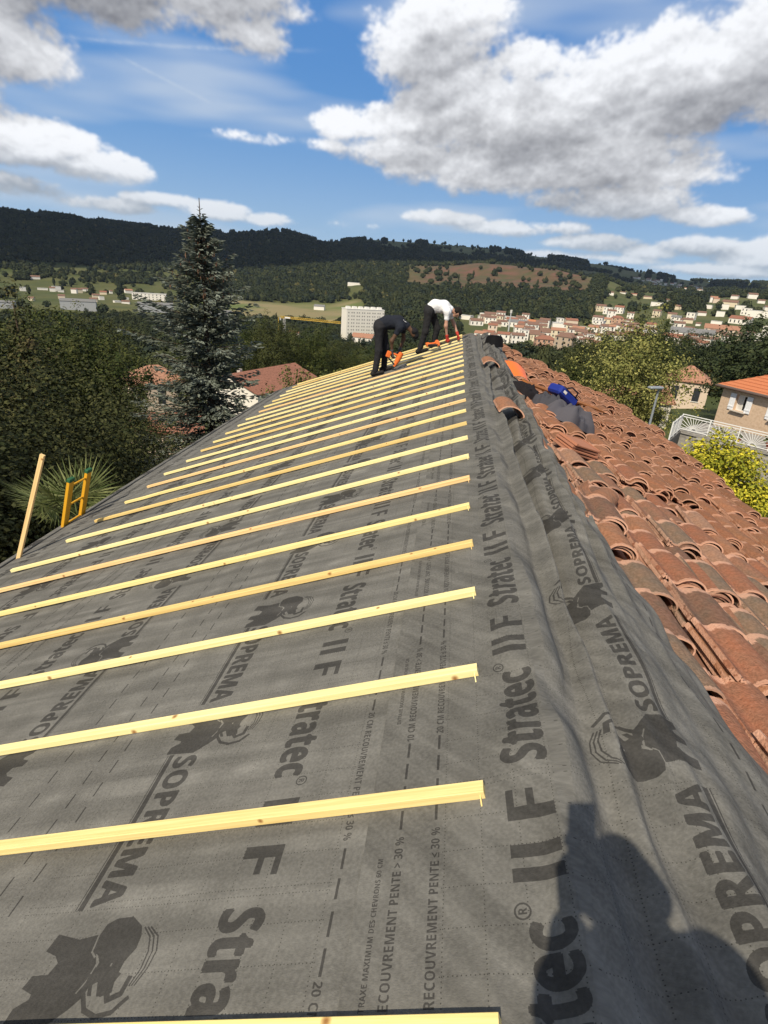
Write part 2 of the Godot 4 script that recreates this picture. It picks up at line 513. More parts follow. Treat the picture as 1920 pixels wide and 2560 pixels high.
func membrane_material() -> StandardMaterial3D:
	var m := mat("membrane", Color.WHITE, 0.78)
	m.albedo_texture = ImageTexture.create_from_image(print_image())
	var f := noise(31, 0.02, 5)
	# scuffs and dust: streaks that lie across the cloth
	var g := noise(32, 0.011, 5)
	var d := Image.create(512, 512, false, Image.FORMAT_RGB8)
	var g1 := g.get_seamless_image(512, 512)
	var st := noise(33, 0.03, 4).get_seamless_image(64, 512)
	st.resize(512, 512, Image.INTERPOLATE_CUBIC)
	var fine := noise(34, 0.22, 2).get_seamless_image(512, 512)
	for y in 512:
		for x in 512:
			var a := g1.get_pixel(x, y).r
			var b := st.get_pixel((x + y * 2) % 512, (y + x) % 512).r
			var c := fine.get_pixel(x, y).r
			var k := clampf(0.72 + 0.16 * (a - 0.5) + 0.16 * (b - 0.5) + 0.14 * (c - 0.5), 0.0, 1.0)
			d.set_pixel(x, y, Color(k, k * 0.995, k * 0.975))
	m.detail_enabled = true
	m.detail_blend_mode = BaseMaterial3D.BLEND_MODE_MUL
	m.detail_albedo = ImageTexture.create_from_image(d)
	m.detail_uv_layer = BaseMaterial3D.DETAIL_UV_2
	var nt := NoiseTexture2D.new()
	nt.width = 1024; nt.height = 1024; nt.seamless = true; nt.as_normal_map = true; nt.bump_strength = 3.0
	nt.noise = noise(35, 0.16, 3)
	m.normal_enabled = true
	m.normal_texture = nt
	m.normal_scale = 0.30
	m.metallic_specular = 0.25
	# the strips already laid are brushed and dusty: pale streaks across them
	var m2: StandardMaterial3D = m.duplicate()
	var d2 := Image.create(512, 512, false, Image.FORMAT_RGB8)
	var st2 := noise(36, 0.02, 5).get_seamless_image(32, 512)
	st2.resize(512, 512, Image.INTERPOLATE_CUBIC)
	for y in 512:
		for x in 512:
			var a := g1.get_pixel(x, y).r
			var b := st2.get_pixel((x + y) % 512, y).r
			var c := fine.get_pixel(x, y).r
			var k := clampf(0.76 + 0.14 * (a - 0.5) + 0.24 * (b - 0.5) * (0.35 + a) + 0.14 * (c - 0.5), 0.0, 1.0)
			d2.set_pixel(x, y, Color(k, k * 0.995, k * 0.975))
	m2.detail_albedo = ImageTexture.create_from_image(d2)
	mats["membrane_brushed"] = m2
	return m

var n_sag := noise(41, 0.55, 3)
var n_fold := noise(42, 0.7, 3)
var n_crumple := noise(43, 3.2, 3)
var n_crease := billow(44, 2.2, 2)

# a straight roll on the left slope
func roll(called: String, s0: float, s1: float, o: float, b_of: Callable, a_of: Callable, label: String) -> void:
	var nu := 40
	var nv := 260
	var p := PackedVector3Array()
	var t := PackedVector2Array()
	var t2 := PackedVector2Array()
	for j in nv:
		var v := -0.6 + 16.05 * j / (nv - 1)
		for i in nu:
			var s := lerpf(s0, s1, float(i) / (nu - 1))
			var sag := n_sag.get_noise_2d(s * 2.0, v * 2.2) * 0.006 + n_crumple.get_noise_2d(s * 0.6, v * 0.25) * 0.003 + n_crease.get_noise_2d(s * 0.22 + v * 0.1, v * 0.3) * 0.0035
			p.append(L(s, v, o + sag + 0.004))
			t.append(Vector2(a_of.call(v) / PER, b_of.call(s) / ROLL))
			t2.append(Vector2(s, v) * 0.62)
	var m := MB.new()
	m.sheet(p, nu, nv, t, t2, true)
	tag(put(m, called, mats.membrane_brushed), label, "membrane", "printed roofing membrane")

# the loose roll thrown over the ridge and the stacked tiles
func drape_edge(v: float) -> float:
	return table(v, [0.6, 1.10, 1.2, 1.0, 1.6, 0.92, 2.3, 0.74, 3.1, 0.71, 3.7, 0.66, 5.0, 0.65, 7.6, 0.62, 10.0, 0.70, 13.8, 0.74, 14.6, 0.45])
func drape(b: float, v: float) -> Vector3:
	var wob := n_fold.get_noise_1d(v * 0.9)
	var wob2 := n_fold.get_noise_1d(v * 0.7 + 40.0)
	var cr := n_crumple.get_noise_2d(b * 2.2, v * 0.16)
	if b < 0.55:
		var s := (0.55 - b) * 1.035
		var near := smoothstep(0.26, 0.0, s)
		var o := 0.020 + near * 0.016 + near * 0.026 * sin(v * 6.5 + wob * 5.0) * smoothstep(0.0, 0.12, s) + 0.008 * cr * smoothstep(0.45, 0.1, s)
		o += n_sag.get_noise_2d(s * 2.0, v * 2.2) * 0.004
		return L(s, v, o)
	var t := b - 0.55
	var k := drape_edge(v) / 0.80
	var far := smoothstep(2.2, 3.6, v)
	var u: float = table(t, [0.0, 0.0, 0.16, 0.135, 0.32, 0.255, 0.45, 0.315, 0.52, 0.36, 0.75, 0.56, 0.85, 0.68, 0.95, 0.80]) * lerpf(1.0, k, smoothstep(0.2, 0.9, t))
	var o: float = table(t, [0.0, 0.036, 0.08, 0.042, 0.16, 0.045, 0.26, 0.060, 0.36, 0.120, 0.45, 0.178, 0.52, 0.182, 0.60, 0.155, 0.75, 0.125, 0.88, 0.100, 0.95, 0.085])
	# long folds that wander along the roll
	var c1 := 0.14 + 0.05 * wob
	o -= 0.050 * exp(-pow((t - c1) / 0.055, 2.0)) * (0.75 + 0.45 * wob2)
	# a rib that leaves the first ridge tile and runs down the flap, with a trough beside it
	var rb := table(v, [0.8, 0.23, 1.8, 0.20, 3.0, 0.165, 4.4, 0.13, 6.2, 0.11, 9.0, 0.16, 14.0, 0.2]) + 0.035 * wob
	var ra := table(v, [0.8, 0.020, 2.0, 0.045, 3.2, 0.105, 5.8, 0.125, 6.6, 0.03, 9.0, 0.08, 14.0, 0.05])
	o += ra * exp(-pow((t - rb) / 0.034, 2.0)) - ra * 0.75 * exp(-pow((t - rb - 0.085) / 0.040, 2.0))
	var rc := table(v, [0.8, 0.66, 2.5, 0.62, 4.0, 0.56, 6.5, 0.50, 14.0, 0.6]) + 0.07 * wob2
	o += 0.040 * far * exp(-pow((t - rc) / 0.040, 2.0)) - 0.045 * exp(-pow((t - rc + 0.09) / 0.05, 2.0)) * far
	o += 0.007 * n_crease.get_noise_2d(t * 1.1, v * 0.30) * smoothstep(0.0, 0.1, t)
	var c2 := 0.30 + 0.06 * wob2
	o += 0.035 * exp(-pow((t - c2) / 0.05, 2.0)) * far * (0.7 + 0.6 * wob)
	var c3 := 0.235 + 0.03 * wob
	o -= 0.095 * exp(-pow((t - c3) / 0.035, 2.0)) * smoothstep(2.6, 3.8, v) * smoothstep(6.6, 5.6, v)
	var c4 := 0.64 + 0.05 * wob
	o -= 0.030 * exp(-pow((t - c4) / 0.05, 2.0)) * (0.6 + 0.5 * wob2)
	o += 0.030 * exp(-pow((t - 0.74 - 0.04 * wob2) / 0.05, 2.0)) * far
	# what lies beneath shows through: tile stacks
	o += 0.005 * sin(v * TAU / 0.46 + t * 5.0) * smoothstep(0.25, 0.5, t)
	o += 0.050 * n_fold.get_noise_2d(t * 4.0, v * 1.0) * smoothstep(0.05, 0.3, t) + 0.007 * cr * smoothstep(0.0, 0.2, t)
	o += 0.022 * sin(v * 6.5 + wob * 5.0 + t * 9.0) * smoothstep(0.16, 0.0, t)
	o += 0.05 * smoothstep(12.4, 14.2, v) * smoothstep(0.0, 0.3, t)
	return R(u, v, maxf(o, 0.016)) + Vector3(0, 0, 0.02 * wob2 * t)
func build_drape() -> void:
	var vs := PackedFloat32Array()
	var v := 0.2
	while v < 14.9:
		vs.append(v)
		v += 0.014 + v * 0.0048
	var nu := 140
	var p := PackedVector3Array()
	var t := PackedVector2Array()
	var t2 := PackedVector2Array()
	for vv in vs:
		for i in nu:
			var b := ROLL * i / (nu - 1)
			p.append(drape(b, vv + 0.05 * n_fold.get_noise_1d(b * 3.0) * smoothstep(14.0, 14.9, vv)))
			t.append(Vector2((vv - 1.31) / PER, b / ROLL))
			t2.append(Vector2(b, vv) * 0.62 + Vector2(0.37, 0.11))
	var m := MB.new()
	m.sheet(p, nu, vs.size(), t, t2)
	tag(put(m, "draped_membrane", mats.membrane), "loose grey printed membrane draped over the ridge and onto the tiles", "membrane", "printed roofing membrane")

# ---------- timber
func wood(key: String, a: Color, b: Color, seed_: int) -> StandardMaterial3D:
	var m := mat(key, Color.WHITE, 0.75)
	var f := noise(seed_, 0.02, 5)
	var im := f.get_seamless_image(64, 512)
	im.resize(512, 512, Image.INTERPOLATE_CUBIC)
	var fine := noise(seed_ + 1, 0.09, 3).get_seamless_image(128, 512)
	fine.resize(512, 512, Image.INTERPOLATE_CUBIC)
	var out := Image.create(512, 512, false, Image.FORMAT_RGB8)
	var r := RandomNumberGenerator.new()
	r.seed = seed_
	var knots := []
	for i in 4: knots.append(Vector3(r.randf() * 512, r.randf() * 512, r.randf_range(3, 7)))
	for y in 512:
		for x in 512:
			var k := im.get_pixel(x, y).r * 0.75 + fine.get_pixel(x, y).r * 0.35
			var c := a.lerp(b, clampf(k * 1.5 - 0.45, 0, 1))
			for q in knots:
				var d := Vector2((x - q.x) * 2.0, (y - q.y) * 0.23).length()
				if d < q.z * 3.0: c = c.lerp(Color(0.52, 0.33, 0.17), clampf(1.0 - d / q.z * 0.55, 0, 0.8))
			out.set_pixel(x, y, c)
	m.albedo_texture = ImageTexture.create_from_image(out)
	return m
# a sawn bar with grain along it: four long faces (uv along), two ends
func beam(m: MB, a: Vector3, b: Vector3, w: float, h: float, up: Vector3, off := 0.0) -> void:
	var z := (b - a).normalized()
	var x := up.cross(z).normalized()
	var y := z.cross(x)
	var e := 0.0018
	var pr := [Vector2(-w / 2, -h / 2 + e), Vector2(-w / 2 + e, -h / 2), Vector2(w / 2 - e, -h / 2), Vector2(w / 2, -h / 2 + e), Vector2(w / 2, h / 2 - e), Vector2(w / 2 - e, h / 2), Vector2(-w / 2 + e, h / 2), Vector2(-w / 2, h / 2 - e)]
	var len := (b - a).length()
	var run := off
	for i in 8:
		var p: Vector2 = pr[i]
		var q: Vector2 = pr[(i + 1) % 8]
		var st := (q - p).length()
		var pa := x * p.x + y * p.y
		var qa := x * q.x + y * q.y
		m.quad(a + pa, a + qa, b + qa, b + pa, null, [Vector2(off, run * 6.0), Vector2(off, (run + st) * 6.0), Vector2(off + len * 0.7, (run + st) * 6.0), Vector2(off + len * 0.7, run * 6.0)])
		run += st
	for en in 2:
		var c0 := a if en == 0 else b
		for i in range(1, 7):
			var p0: Vector2 = pr[0]
			var p1: Vector2 = pr[i]
			var p2: Vector2 = pr[i + 1]
			if en == 0: m.tri(c0 + x * p0.x + y * p0.y, c0 + x * p2.x + y * p2.y, c0 + x * p1.x + y * p1.y)
			else: m.tri(c0 + x * p0.x + y * p0.y, c0 + x * p1.x + y * p1.y, c0 + x * p2.x + y * p2.y)

const BATTENS := [0.67, 1.24, 1.785, 2.355, 2.905, 3.457, 4.02, 4.56, 5.15, 5.715, 6.30, 6.885, 7.46, 8.045, 8.61, 9.18, 9.80, 10.36, 10.94, 11.52, 12.16, 12.75, 13.42, 14.0, 14.6, 15.1]
func build_battens() -> void:
	wood("pine_a", Color(0.95, 0.88, 0.62), Color(0.90, 0.80, 0.51), 51)
	wood("pine_b", Color(0.94, 0.86, 0.60), Color(0.88, 0.76, 0.49), 52)
	wood("pine_c", Color(0.94, 0.82, 0.60), Color(0.88, 0.71, 0.48), 53)
	wood("pine_d", Color(0.96, 0.91, 0.68), Color(0.92, 0.84, 0.58), 54)
	wood("pine_e", Color(0.90, 0.80, 0.54), Color(0.83, 0.69, 0.42), 55)
	for k in BATTENS.size():
		var v: float = BATTENS[k]
		var dv0 := rng.randf_range(-0.012, 0.012)
		var dv1 := rng.randf_range(-0.03, 0.03)
		var s0 := 0.215 + rng.randf_range(-0.008, 0.008)
		var s1: float = (4.70 if v > 5.0 else 4.95) + rng.randf_range(-0.05, 0.05) + (0.1 if v > 12.0 else 0.0)
		if v < 3.0: s1 += 0.2
		var key: String = "pine_c" if k in [6, 11, 19] else ["pine_a", "pine_d", "pine_b", "pine_e", "pine_d"][(k * 7) % 5]
		var w := 0.042
		var cuts := [s0, s1]
		if k in [8, 10, 13, 17]: cuts = [s0, rng.randf_range(2.6, 4.4), s1]
		if k == 20: cuts = [s0, 1.42, -2.05, s1]     # still being laid beside the crouching worker
		if k == 21: cuts = [s0, 0.95, s1]
		var i := 0
		while i < cuts.size() - 1:
			if cuts[i + 1] < 0.0: i += 1; continue
			var a: float = absf(cuts[i])
			var b: float = cuts[i + 1]
			var fa: float = a / 5.0
			var fb: float = b / 5.0
			var m := MB.new()
			var p0 := L(a, v + lerpf(dv0, dv1, fa), 0.036)
			var p1 := L(b - 0.003, v + lerpf(dv0, dv1, fb), 0.036)
			var bow := rng.randf_range(-0.018, 0.018)      # sawn timber is never quite straight
			var mid := (p0 + p1) * 0.5 + Vector3(0, 0, bow)
			var off := rng.randf() * 9.0
			beam(m, p0, mid, w, 0.030, NL, off)
			beam(m, mid, p1, w, 0.030, NL, off + (mid - p0).length())
			var lab := "pale yellow sawn batten fixed across the membrane from ridge to eave"
			if key == "pine_c": lab = "pinkish orange sawn batten fixed across the membrane among yellow ones"
			var o := put(m, "batten", mats[key])
			tag(o, lab, "batten", "pinkish battens on the membrane" if key == "pine_c" else "yellow battens on the membrane")
			if i == 0 and k > 0 and k < 8:       # a splinter left by the saw at the ridge end
				var sp := MB.new()
				var at := p0 + DL * 0.012 + Vector3(0, 0, w * 0.5)
				sp.bar(at + NL * 0.004, at + Vector3(0, 0, 0.03) - NL * 0.018, 0.004, 0.002, NL)
				put(sp, "splinter", mats[key], o)
			i += 1
# ---------- clay tiles: an upstand rib, a flat channel and a round roll; local x across, y up, nose at +z
func tile_texture(seed_: int, warm: Color, grey: Color, clean: Color) -> ImageTexture:
	var n1 := noise(seed_, 0.012, 5)
	var n2 := noise(seed_ + 1, 0.06, 4)
	var n3 := noise(seed_ + 2, 0.035, 2, FastNoiseLite.TYPE_CELLULAR)
	var S := 256
	var im := Image.create(S, S, false, Image.FORMAT_RGB8)
	for y in S:
		for x in S:
			var a := n1.get_noise_2d(x, y) * 0.5 + 0.5
			var b := n2.get_noise_2d(x, y)
			var c := warm.lerp(grey, clampf(a * 1.5 - 0.35 + b * 0.25, 0, 1))
			c = c.darkened(clampf(b * 0.16, 0.0, 0.3)) if b > 0 else c.lightened(-b * 0.10)
			var edge := 0.13 + n1.get_noise_2d(x * 2.2, 900) * 0.05 + b * 0.025
			if float(y) / S < edge: c = c.lerp(clean, clampf((edge - float(y) / S) * 28.0, 0, 0.92) * (0.86 + 0.2 * b))
			if float(y) / S > 0.945 + b * 0.02: c = c.lerp(clean, 0.6)
			if float(x) / S < 0.06 + b * 0.03 and a > 0.42: c = c.lerp(clean, 0.5)
			if n3.get_noise_2d(x, y) < -0.962: c = c.lerp(Color(0.72, 0.72, 0.55), 0.75)
			im.set_pixel(x, y, c)
	return ImageTexture.create_from_image(im)
func tile_mesh(seed_: int) -> ArrayMesh:
	var r := RandomNumberGenerator.new()
	r.seed = seed_
	var pr: Array[Vector2] = [Vector2(-0.156, 0.002), Vector2(-0.154, 0.027), Vector2(-0.142, 0.030), Vector2(-0.130, 0.012), Vector2(-0.118, 0.022), Vector2(-0.104, 0.010), Vector2(-0.070, 0.007), Vector2(-0.046, 0.012)]
	for i in range(1, 10):
		var a := PI - PI * i / 9.0
		pr.append(Vector2(0.056 + cos(a) * 0.098, 0.012 + sin(a) * 0.064))
	var np := pr.size()
	var nz := 6
	var Lg := 0.43
	var m := MB.new()
	var th := 0.011
	var warp := r.randf_range(-0.004, 0.004)
	var top := PackedVector3Array()
	var bot := PackedVector3Array()
	var uvt := PackedVector2Array()
	for j in nz:
		var f := float(j) / (nz - 1)
		var z := (f - 0.5) * Lg
		for i in np:
			var q := pr[i]
			var ar := smoothstep(7.0, 10.0, float(i))
			var sc := lerpf(0.90, 1.03, f)
			var head := smoothstep(0.20, 0.06, f) * 0.007 * ar
			var x := lerpf(q.x, 0.056 + (q.x - 0.056) * sc, ar)
			var y := q.y * lerpf(1.0, sc, ar) - head + warp * sin(f * PI)
			var jag := r.randf_range(-0.004, 0.004) if (i == 0 or i == np - 1) else 0.0
			var zz := z + (r.randf_range(-0.003, 0.003) if (j == 0 or j == nz - 1) else 0.0)
			top.append(Vector3(x + jag, y, zz))
			# underside: offset along the profile normal
			var d := (pr[mini(i + 1, np - 1)] - pr[maxi(i - 1, 0)]).normalized()
			bot.append(Vector3(x + jag + d.y * th * 0.9, y - d.x * th, zz))
			uvt.append(Vector2(float(i) / (np - 1), 0.01 + 0.98 * f))
	m.sheet(top, np, nz, uvt, PackedVector2Array(), true)
	m.sheet(bot, np, nz, uvt, PackedVector2Array(), false)
	var e := Vector2(0.5, 0.02)
	var eu := [e, e, e, e]
	for i in np - 1:
		m.quad(bot[(nz - 1) * np + i], bot[(nz - 1) * np + i + 1], top[(nz - 1) * np + i + 1], top[(nz - 1) * np + i], null, eu)
		m.quad(bot[i + 1], bot[i], top[i], top[i + 1], null, eu)
	for j in nz - 1:
		m.quad(bot[j * np], bot[(j + 1) * np], top[(j + 1) * np], top[j * np], null, eu)
		var k := np - 1
		m.quad(bot[(j + 1) * np + k], bot[j * np + k], top[j * np + k], top[(j + 1) * np + k], null, eu)
	return m.mesh()

func build_tiles() -> void:
	var meshes := []
	for i in 4: meshes.append(tile_mesh(600 + i))
	var clean := Color(0.79, 0.62, 0.53)
	var tones := [
		["brown", Color(0.546, 0.385, 0.304), Color(0.473, 0.376, 0.314)],
		["grey_brown", Color(0.501, 0.404, 0.332), Color(0.437, 0.385, 0.332)],
		["red", Color(0.573, 0.376, 0.285), Color(0.510, 0.376, 0.304)],
		["orange", Color(0.610, 0.423, 0.314), Color(0.537, 0.404, 0.323)],
		["pale", Color(0.619, 0.470, 0.380), Color(0.546, 0.432, 0.361)],
		["dark", Color(0.473, 0.348, 0.285), Color(0.419, 0.348, 0.294)]]
	var look := {"brown": "brown weathered", "grey_brown": "grey-brown lichen-spotted", "red": "reddish", "orange": "orange", "pale": "pale pinkish", "dark": "dark brown"}
	for i in tones.size():
		var m := mat("tile_" + tones[i][0], Color.WHITE, 0.92)
		m.albedo_texture = tile_texture(700 + i * 10, tones[i][1], tones[i][2], clean)
		var nt := NoiseTexture2D.new()
		nt.width = 256; nt.height = 256; nt.seamless = true; nt.as_normal_map = true; nt.bump_strength = 5.0
		nt.noise = noise(740 + i, 0.12, 3)
		m.normal_enabled = true
		m.normal_texture = nt
		m.normal_scale = 0.5
	var near := []
	var rest := []
	var basis := Basis(DR, NR, Vector3(0, 0, 1))
	for j in 34:
		for i in 12:
			var gap := rng.randf() < 0.035 and j > 8
			var v := 0.80 + 0.432 * j + (i % 2) * 0.17 + rng.randf_range(-0.05, 0.05)
			var u := 0.46 + 0.350 * i + rng.randf_range(-0.025, 0.025) + 0.05 * sin(j * 1.7)
			if gap or v > 15.1 or u > 4.66: continue
			var n := rng.randi_range(2, 5)
			if u < 0.75: n = mini(n, 3)
			if rng.randf() < 0.10: n = 1
			if rng.randf() < 0.10: n += 2
			if u < drape_edge(v) + 0.10 and v < 3.2: n = 1
			var yaw := rng.randf_range(-0.09, 0.09) + 0.07
			var lean := rng.randf_range(-0.03, 0.05)
			for k in n:
				var lift := 0.004 + 0.0215 * k + (0.05 if u < 0.75 else 0.0) * 0.0
				var tw := yaw + rng.randf_range(-0.06, 0.06)
				if k == n - 1 and rng.randf() < 0.08: tw += rng.randf_range(-0.6, 0.6)
				var b := basis * Basis(Vector3.UP, tw) * Basis(Vector3.BACK, rng.randf_range(-0.03, 0.03)) * Basis(Vector3.RIGHT, lean + rng.randf_range(-0.02, 0.02))
				var at := R(u + rng.randf_range(-0.02, 0.02), v + rng.randf_range(-0.045, 0.045), lift)
				var r := rng.randf()
				var tone := 0 if r < 0.26 else (1 if r < 0.46 else (2 if r < 0.66 else (3 if r < 0.80 else (4 if r < 0.90 else 5))))
				var e := [Transform3D(b, at), tone, k == n - 1, rng.randi() % 4]
				var hidden := u < drape_edge(v) - (0.13 if v < 3.0 else 0.06)
				if hidden:
					if k < 2 and u > 0.45 and v > 2.7: rest.append(e)
				else: near.append(e)
	# the 300 that show largest: nearest first, covered ones later
	near.sort_custom(func(a, b): return a[0].origin.length() * (1.0 if a[2] else 1.12) < b[0].origin.length() * (1.0 if b[2] else 1.12))
	for k in near.size():
		if k >= 300:
			rest.append(near[k]); continue
		var e = near[k]
		var key: String = tones[e[1]][0]
		var o := put(meshes[e[3]], "clay_tile", mats["tile_" + key])
		o.transform = e[0]
		tag(o, ("%s curved clay tile lying on top of its stack on the roof" if e[2] else "%s curved clay tile under others in its stack on the roof") % look[key], "tile", "loose clay tiles stacked on the roof")
	var mm := MultiMesh.new()
	mm.transform_format = MultiMesh.TRANSFORM_3D
	mm.use_colors = true
	mm.mesh = meshes[0]
	mm.instance_count = rest.size()
	var tint := [Color(0.90, 0.87, 0.85), Color(0.86, 0.85, 0.82), Color(0.96, 0.88, 0.84), Color(1.0, 0.96, 0.93), Color(1.0, 1.0, 1.0), Color(0.80, 0.77, 0.75)]
	for k in rest.size():
		mm.set_instance_transform(k, rest[k][0])
		mm.set_instance_color(k, tint[rest[k][1]] * Color(1, 1, 1).darkened(rng.randf() * 0.15))
	var far := MultiMeshInstance3D.new()
	far.multimesh = mm
	var fm: StandardMaterial3D = mats.tile_orange.duplicate()
	fm.vertex_color_use_as_albedo = true
	far.material_override = fm
	far.name = "clay_tiles"
	add_child(far)
	tag(far, "farther mass of stacked clay tiles covering the roof slope", "tiles", "", "stuff")
	# two half-round ridge tiles that weigh the membrane down
	for q in [[0.17, 6.0, 0.13, 0.14, 0], [0.18, 9.6, 0.10, 0.10, 1]]:
		var m := MB.new()
		var np := 12
		var nz := 4
		var top := PackedVector3Array()
		var bot := PackedVector3Array()
		var t := PackedVector2Array()
		for j in nz:
			var f := float(j) / (nz - 1)
			for i in np:
				var a := PI - PI * i / (np - 1)
				var rr := lerpf(0.128, 0.145, f)
				top.append(Vector3(cos(a) * rr, sin(a) * rr * 0.72, (f - 0.5) * 0.42))
				bot.append(Vector3(cos(a) * (rr - 0.016), sin(a) * (rr - 0.016) * 0.72, (f - 0.5) * 0.42))
				t.append(Vector2(float(i) / np, 0.2 + 0.75 * f))
		m.sheet(top, np, nz, t, PackedVector2Array(), true)
		m.sheet(bot, np, nz, t, PackedVector2Array(), false)
		var e := Vector2(0.5, 0.02)
		for i in np - 1:
			m.quad(bot[(nz - 1) * np + i], bot[(nz - 1) * np + i + 1], top[(nz - 1) * np + i + 1], top[(nz - 1) * np + i], null, [e, e, e, e])
			m.quad(bot[i + 1], bot[i], top[i], top[i + 1], null, [e, e, e, e])
		for j in nz - 1:
			m.quad(bot[j * np], bot[(j + 1) * np], top[(j + 1) * np], top[j * np], null, [e, e, e, e])
			var k := np - 1
			m.quad(bot[(j + 1) * np + k], bot[j * np + k], top[j * np + k], top[(j + 1) * np + k], null, [e, e, e, e])
		var o := put(m, "ridge_tile", mats.tile_orange)
		o.transform = Transform3D(Basis(Vector3.UP, q[3]) * Basis(Vector3.BACK, -0.30) * Basis(Vector3.RIGHT, 0.06), R(q[0], q[1], q[2]))
		tag(o, "half-round orange ridge tile weighing down the membrane beside the %s" % ("stack of flat tiles" if q[4] == 0 else "orange plastic sheet"), "tile")

# ---------- the house under the roof
func build_house() -> void:
	var h := thing("house", L(2.7, 7.0, -7.0), "house whose roof is being re-covered with grey membrane and battens", "house")
	var inv := h.global_transform.affine_inverse()
	var deck := MB.new()
	deck.quad(inv * L(5.52, -1.6, -0.006), inv * L(0, -1.6, -0.006), inv * L(0, 15.45, -0.006), inv * L(5.52, 15.45, -0.006))
	deck.quad(inv * L(0, -1.6, -0.14), inv * L(5.52, -1.6, -0.14), inv * L(5.52, 15.45, -0.14), inv * L(0, 15.45, -0.14))
	deck.quad(inv * L(5.52, 15.45, -0.006), inv * L(0, 15.45, -0.006), inv * L(0, 15.45, -0.14), inv * L(5.52, 15.45, -0.14))
	deck.quad(inv * L(5.52, -1.6, -0.14), inv * L(5.52, -1.6, -0.006), inv * L(5.52, 15.45, -0.006), inv * L(5.52, 15.45, -0.14))
	put(deck, "roof_deck", mat("deck", lin(0.22, 0.16, 0.10), 0.9), h)
	var dr := MB.new()
	dr.quad(inv * R(0, -1.6, -0.012), inv * R(4.82, -1.6, -0.012), inv * R(4.82, 15.3, -0.012), inv * R(0, 15.3, -0.012))
	dr.quad(inv * R(4.82, -1.6, -0.15), inv * R(0, -1.6, -0.15), inv * R(0, 15.3, -0.15), inv * R(4.82, 15.3, -0.15))
	dr.quad(inv * R(4.82, -1.6, -0.15), inv * R(4.82, 15.3, -0.15), inv * R(4.82, 15.3, -0.012), inv * R(4.82, -1.6, -0.012))
	dr.quad(inv * R(0, 15.3, -0.15), inv * R(0, 15.3, -0.012), inv * R(4.82, 15.3, -0.012), inv * R(4.82, 15.3, -0.15))
	put(dr, "tiled_slope", mat("old_slope", lin(0.27, 0.145, 0.10), 0.95), h)
	var wl := MB.new()
	var a := L(5.05, 0, -0.14)
	var b := R(4.4, 0, -0.15)
	var foot := -9.5
	var ys := [a.y, RIDGE.y - 0.17, b.y]
	for q in [[1.4, 1.0], [-15.05, -1.0]]:
		var z: float = q[0]
		var p := [Vector3(a.x, foot, z), Vector3(b.x, foot, z), Vector3(b.x, ys[2], z), Vector3(RIDGE.x, ys[1], z), Vector3(a.x, ys[0], z)]
		for i in range(1, 4):
			if q[1] > 0: wl.tri(inv * p[0], inv * p[i], inv * p[i + 1])
			else: wl.tri(inv * p[0], inv * p[i + 1], inv * p[i])
	for q in [[a.x, ys[0], -1.0], [b.x, ys[2], 1.0]]:
		var c0 := Vector3(q[0], foot, 1.4)
		var c1 := Vector3(q[0], foot, -15.05)
		var t := Vector3(0, q[1] - foot, 0)
		if q[2] > 0: wl.quad(inv * c0, inv * c1, inv * (c1 + t), inv * (c0 + t))
		else: wl.quad(inv * c1, inv * c0, inv * (c0 + t), inv * (c1 + t))
	put(wl, "wall", mat("render_cream", lin(0.55, 0.45, 0.34), 0.95), h)
	# eaves: a dark drip edge and a half-round gutter
	var ed := MB.new()
	ed.quad(inv * L(5.60, -1.6, -0.015), inv * L(5.36, -1.6, 0.0125), inv * L(5.36, 15.45, 0.0125), inv * L(5.60, 15.45, -0.015))
	ed.quad(inv * L(5.60, -1.6, -0.10), inv * L(5.60, -1.6, -0.015), inv * L(5.60, 15.45, -0.015), inv * L(5.60, 15.45, -0.10))
	put(ed, "drip_edge", mat("zinc_dark", lin(0.045, 0.047, 0.05), 0.55, 0.3), h)
	var g := MB.new()
	var c := L(5.64, 0, -0.10)
	var pts := PackedVector3Array()
	var tt := PackedVector2Array()
	for j in 2:
		for i in 11:
			var an := PI + PI * i / 10.0
			pts.append(inv * Vector3(c.x + cos(an) * 0.075, c.y + sin(an) * 0.075, 1.6 if j == 0 else -15.45))
			tt.append(Vector2(i * 0.1, j))
	g.sheet(pts, 11, 2, tt)
	for x in [-0.075, 0.075]: g.tube([inv * Vector3(c.x + x, c.y, 1.6), inv * Vector3(c.x + x, c.y, -15.45)], [0.008, 0.008], 6)
	put(g, "gutter", mat("zinc", lin(0.16, 0.165, 0.17), 0.5, 0.4), h)

func build_roof() -> void:
	build_house()
	membrane_material()
	roll("membrane_strip", 4.63, 5.54, 0.000, func(s): return s - 4.63, func(v): return 0.3 - v, "lowest grey membrane strip along the gutter")
	roll("membrane_strip", 3.23, 4.73, 0.004, func(s): return s - 3.23, func(v): return 0.55 - v, "grey printed membrane strip above the one along the gutter")
	roll("membrane_strip", 1.83, 3.33, 0.008, func(s): return 3.33 - s, func(v): return v - 1.52, "grey printed membrane strip halfway down the slope under battens")
	roll("membrane_strip", 0.30, 1.93, 0.012, func(s): return s - 0.43, func(v): return 0.96 - v, "uppermost grey printed membrane strip next to the draped one")
	build_drape()
	build_battens()
	build_tiles()
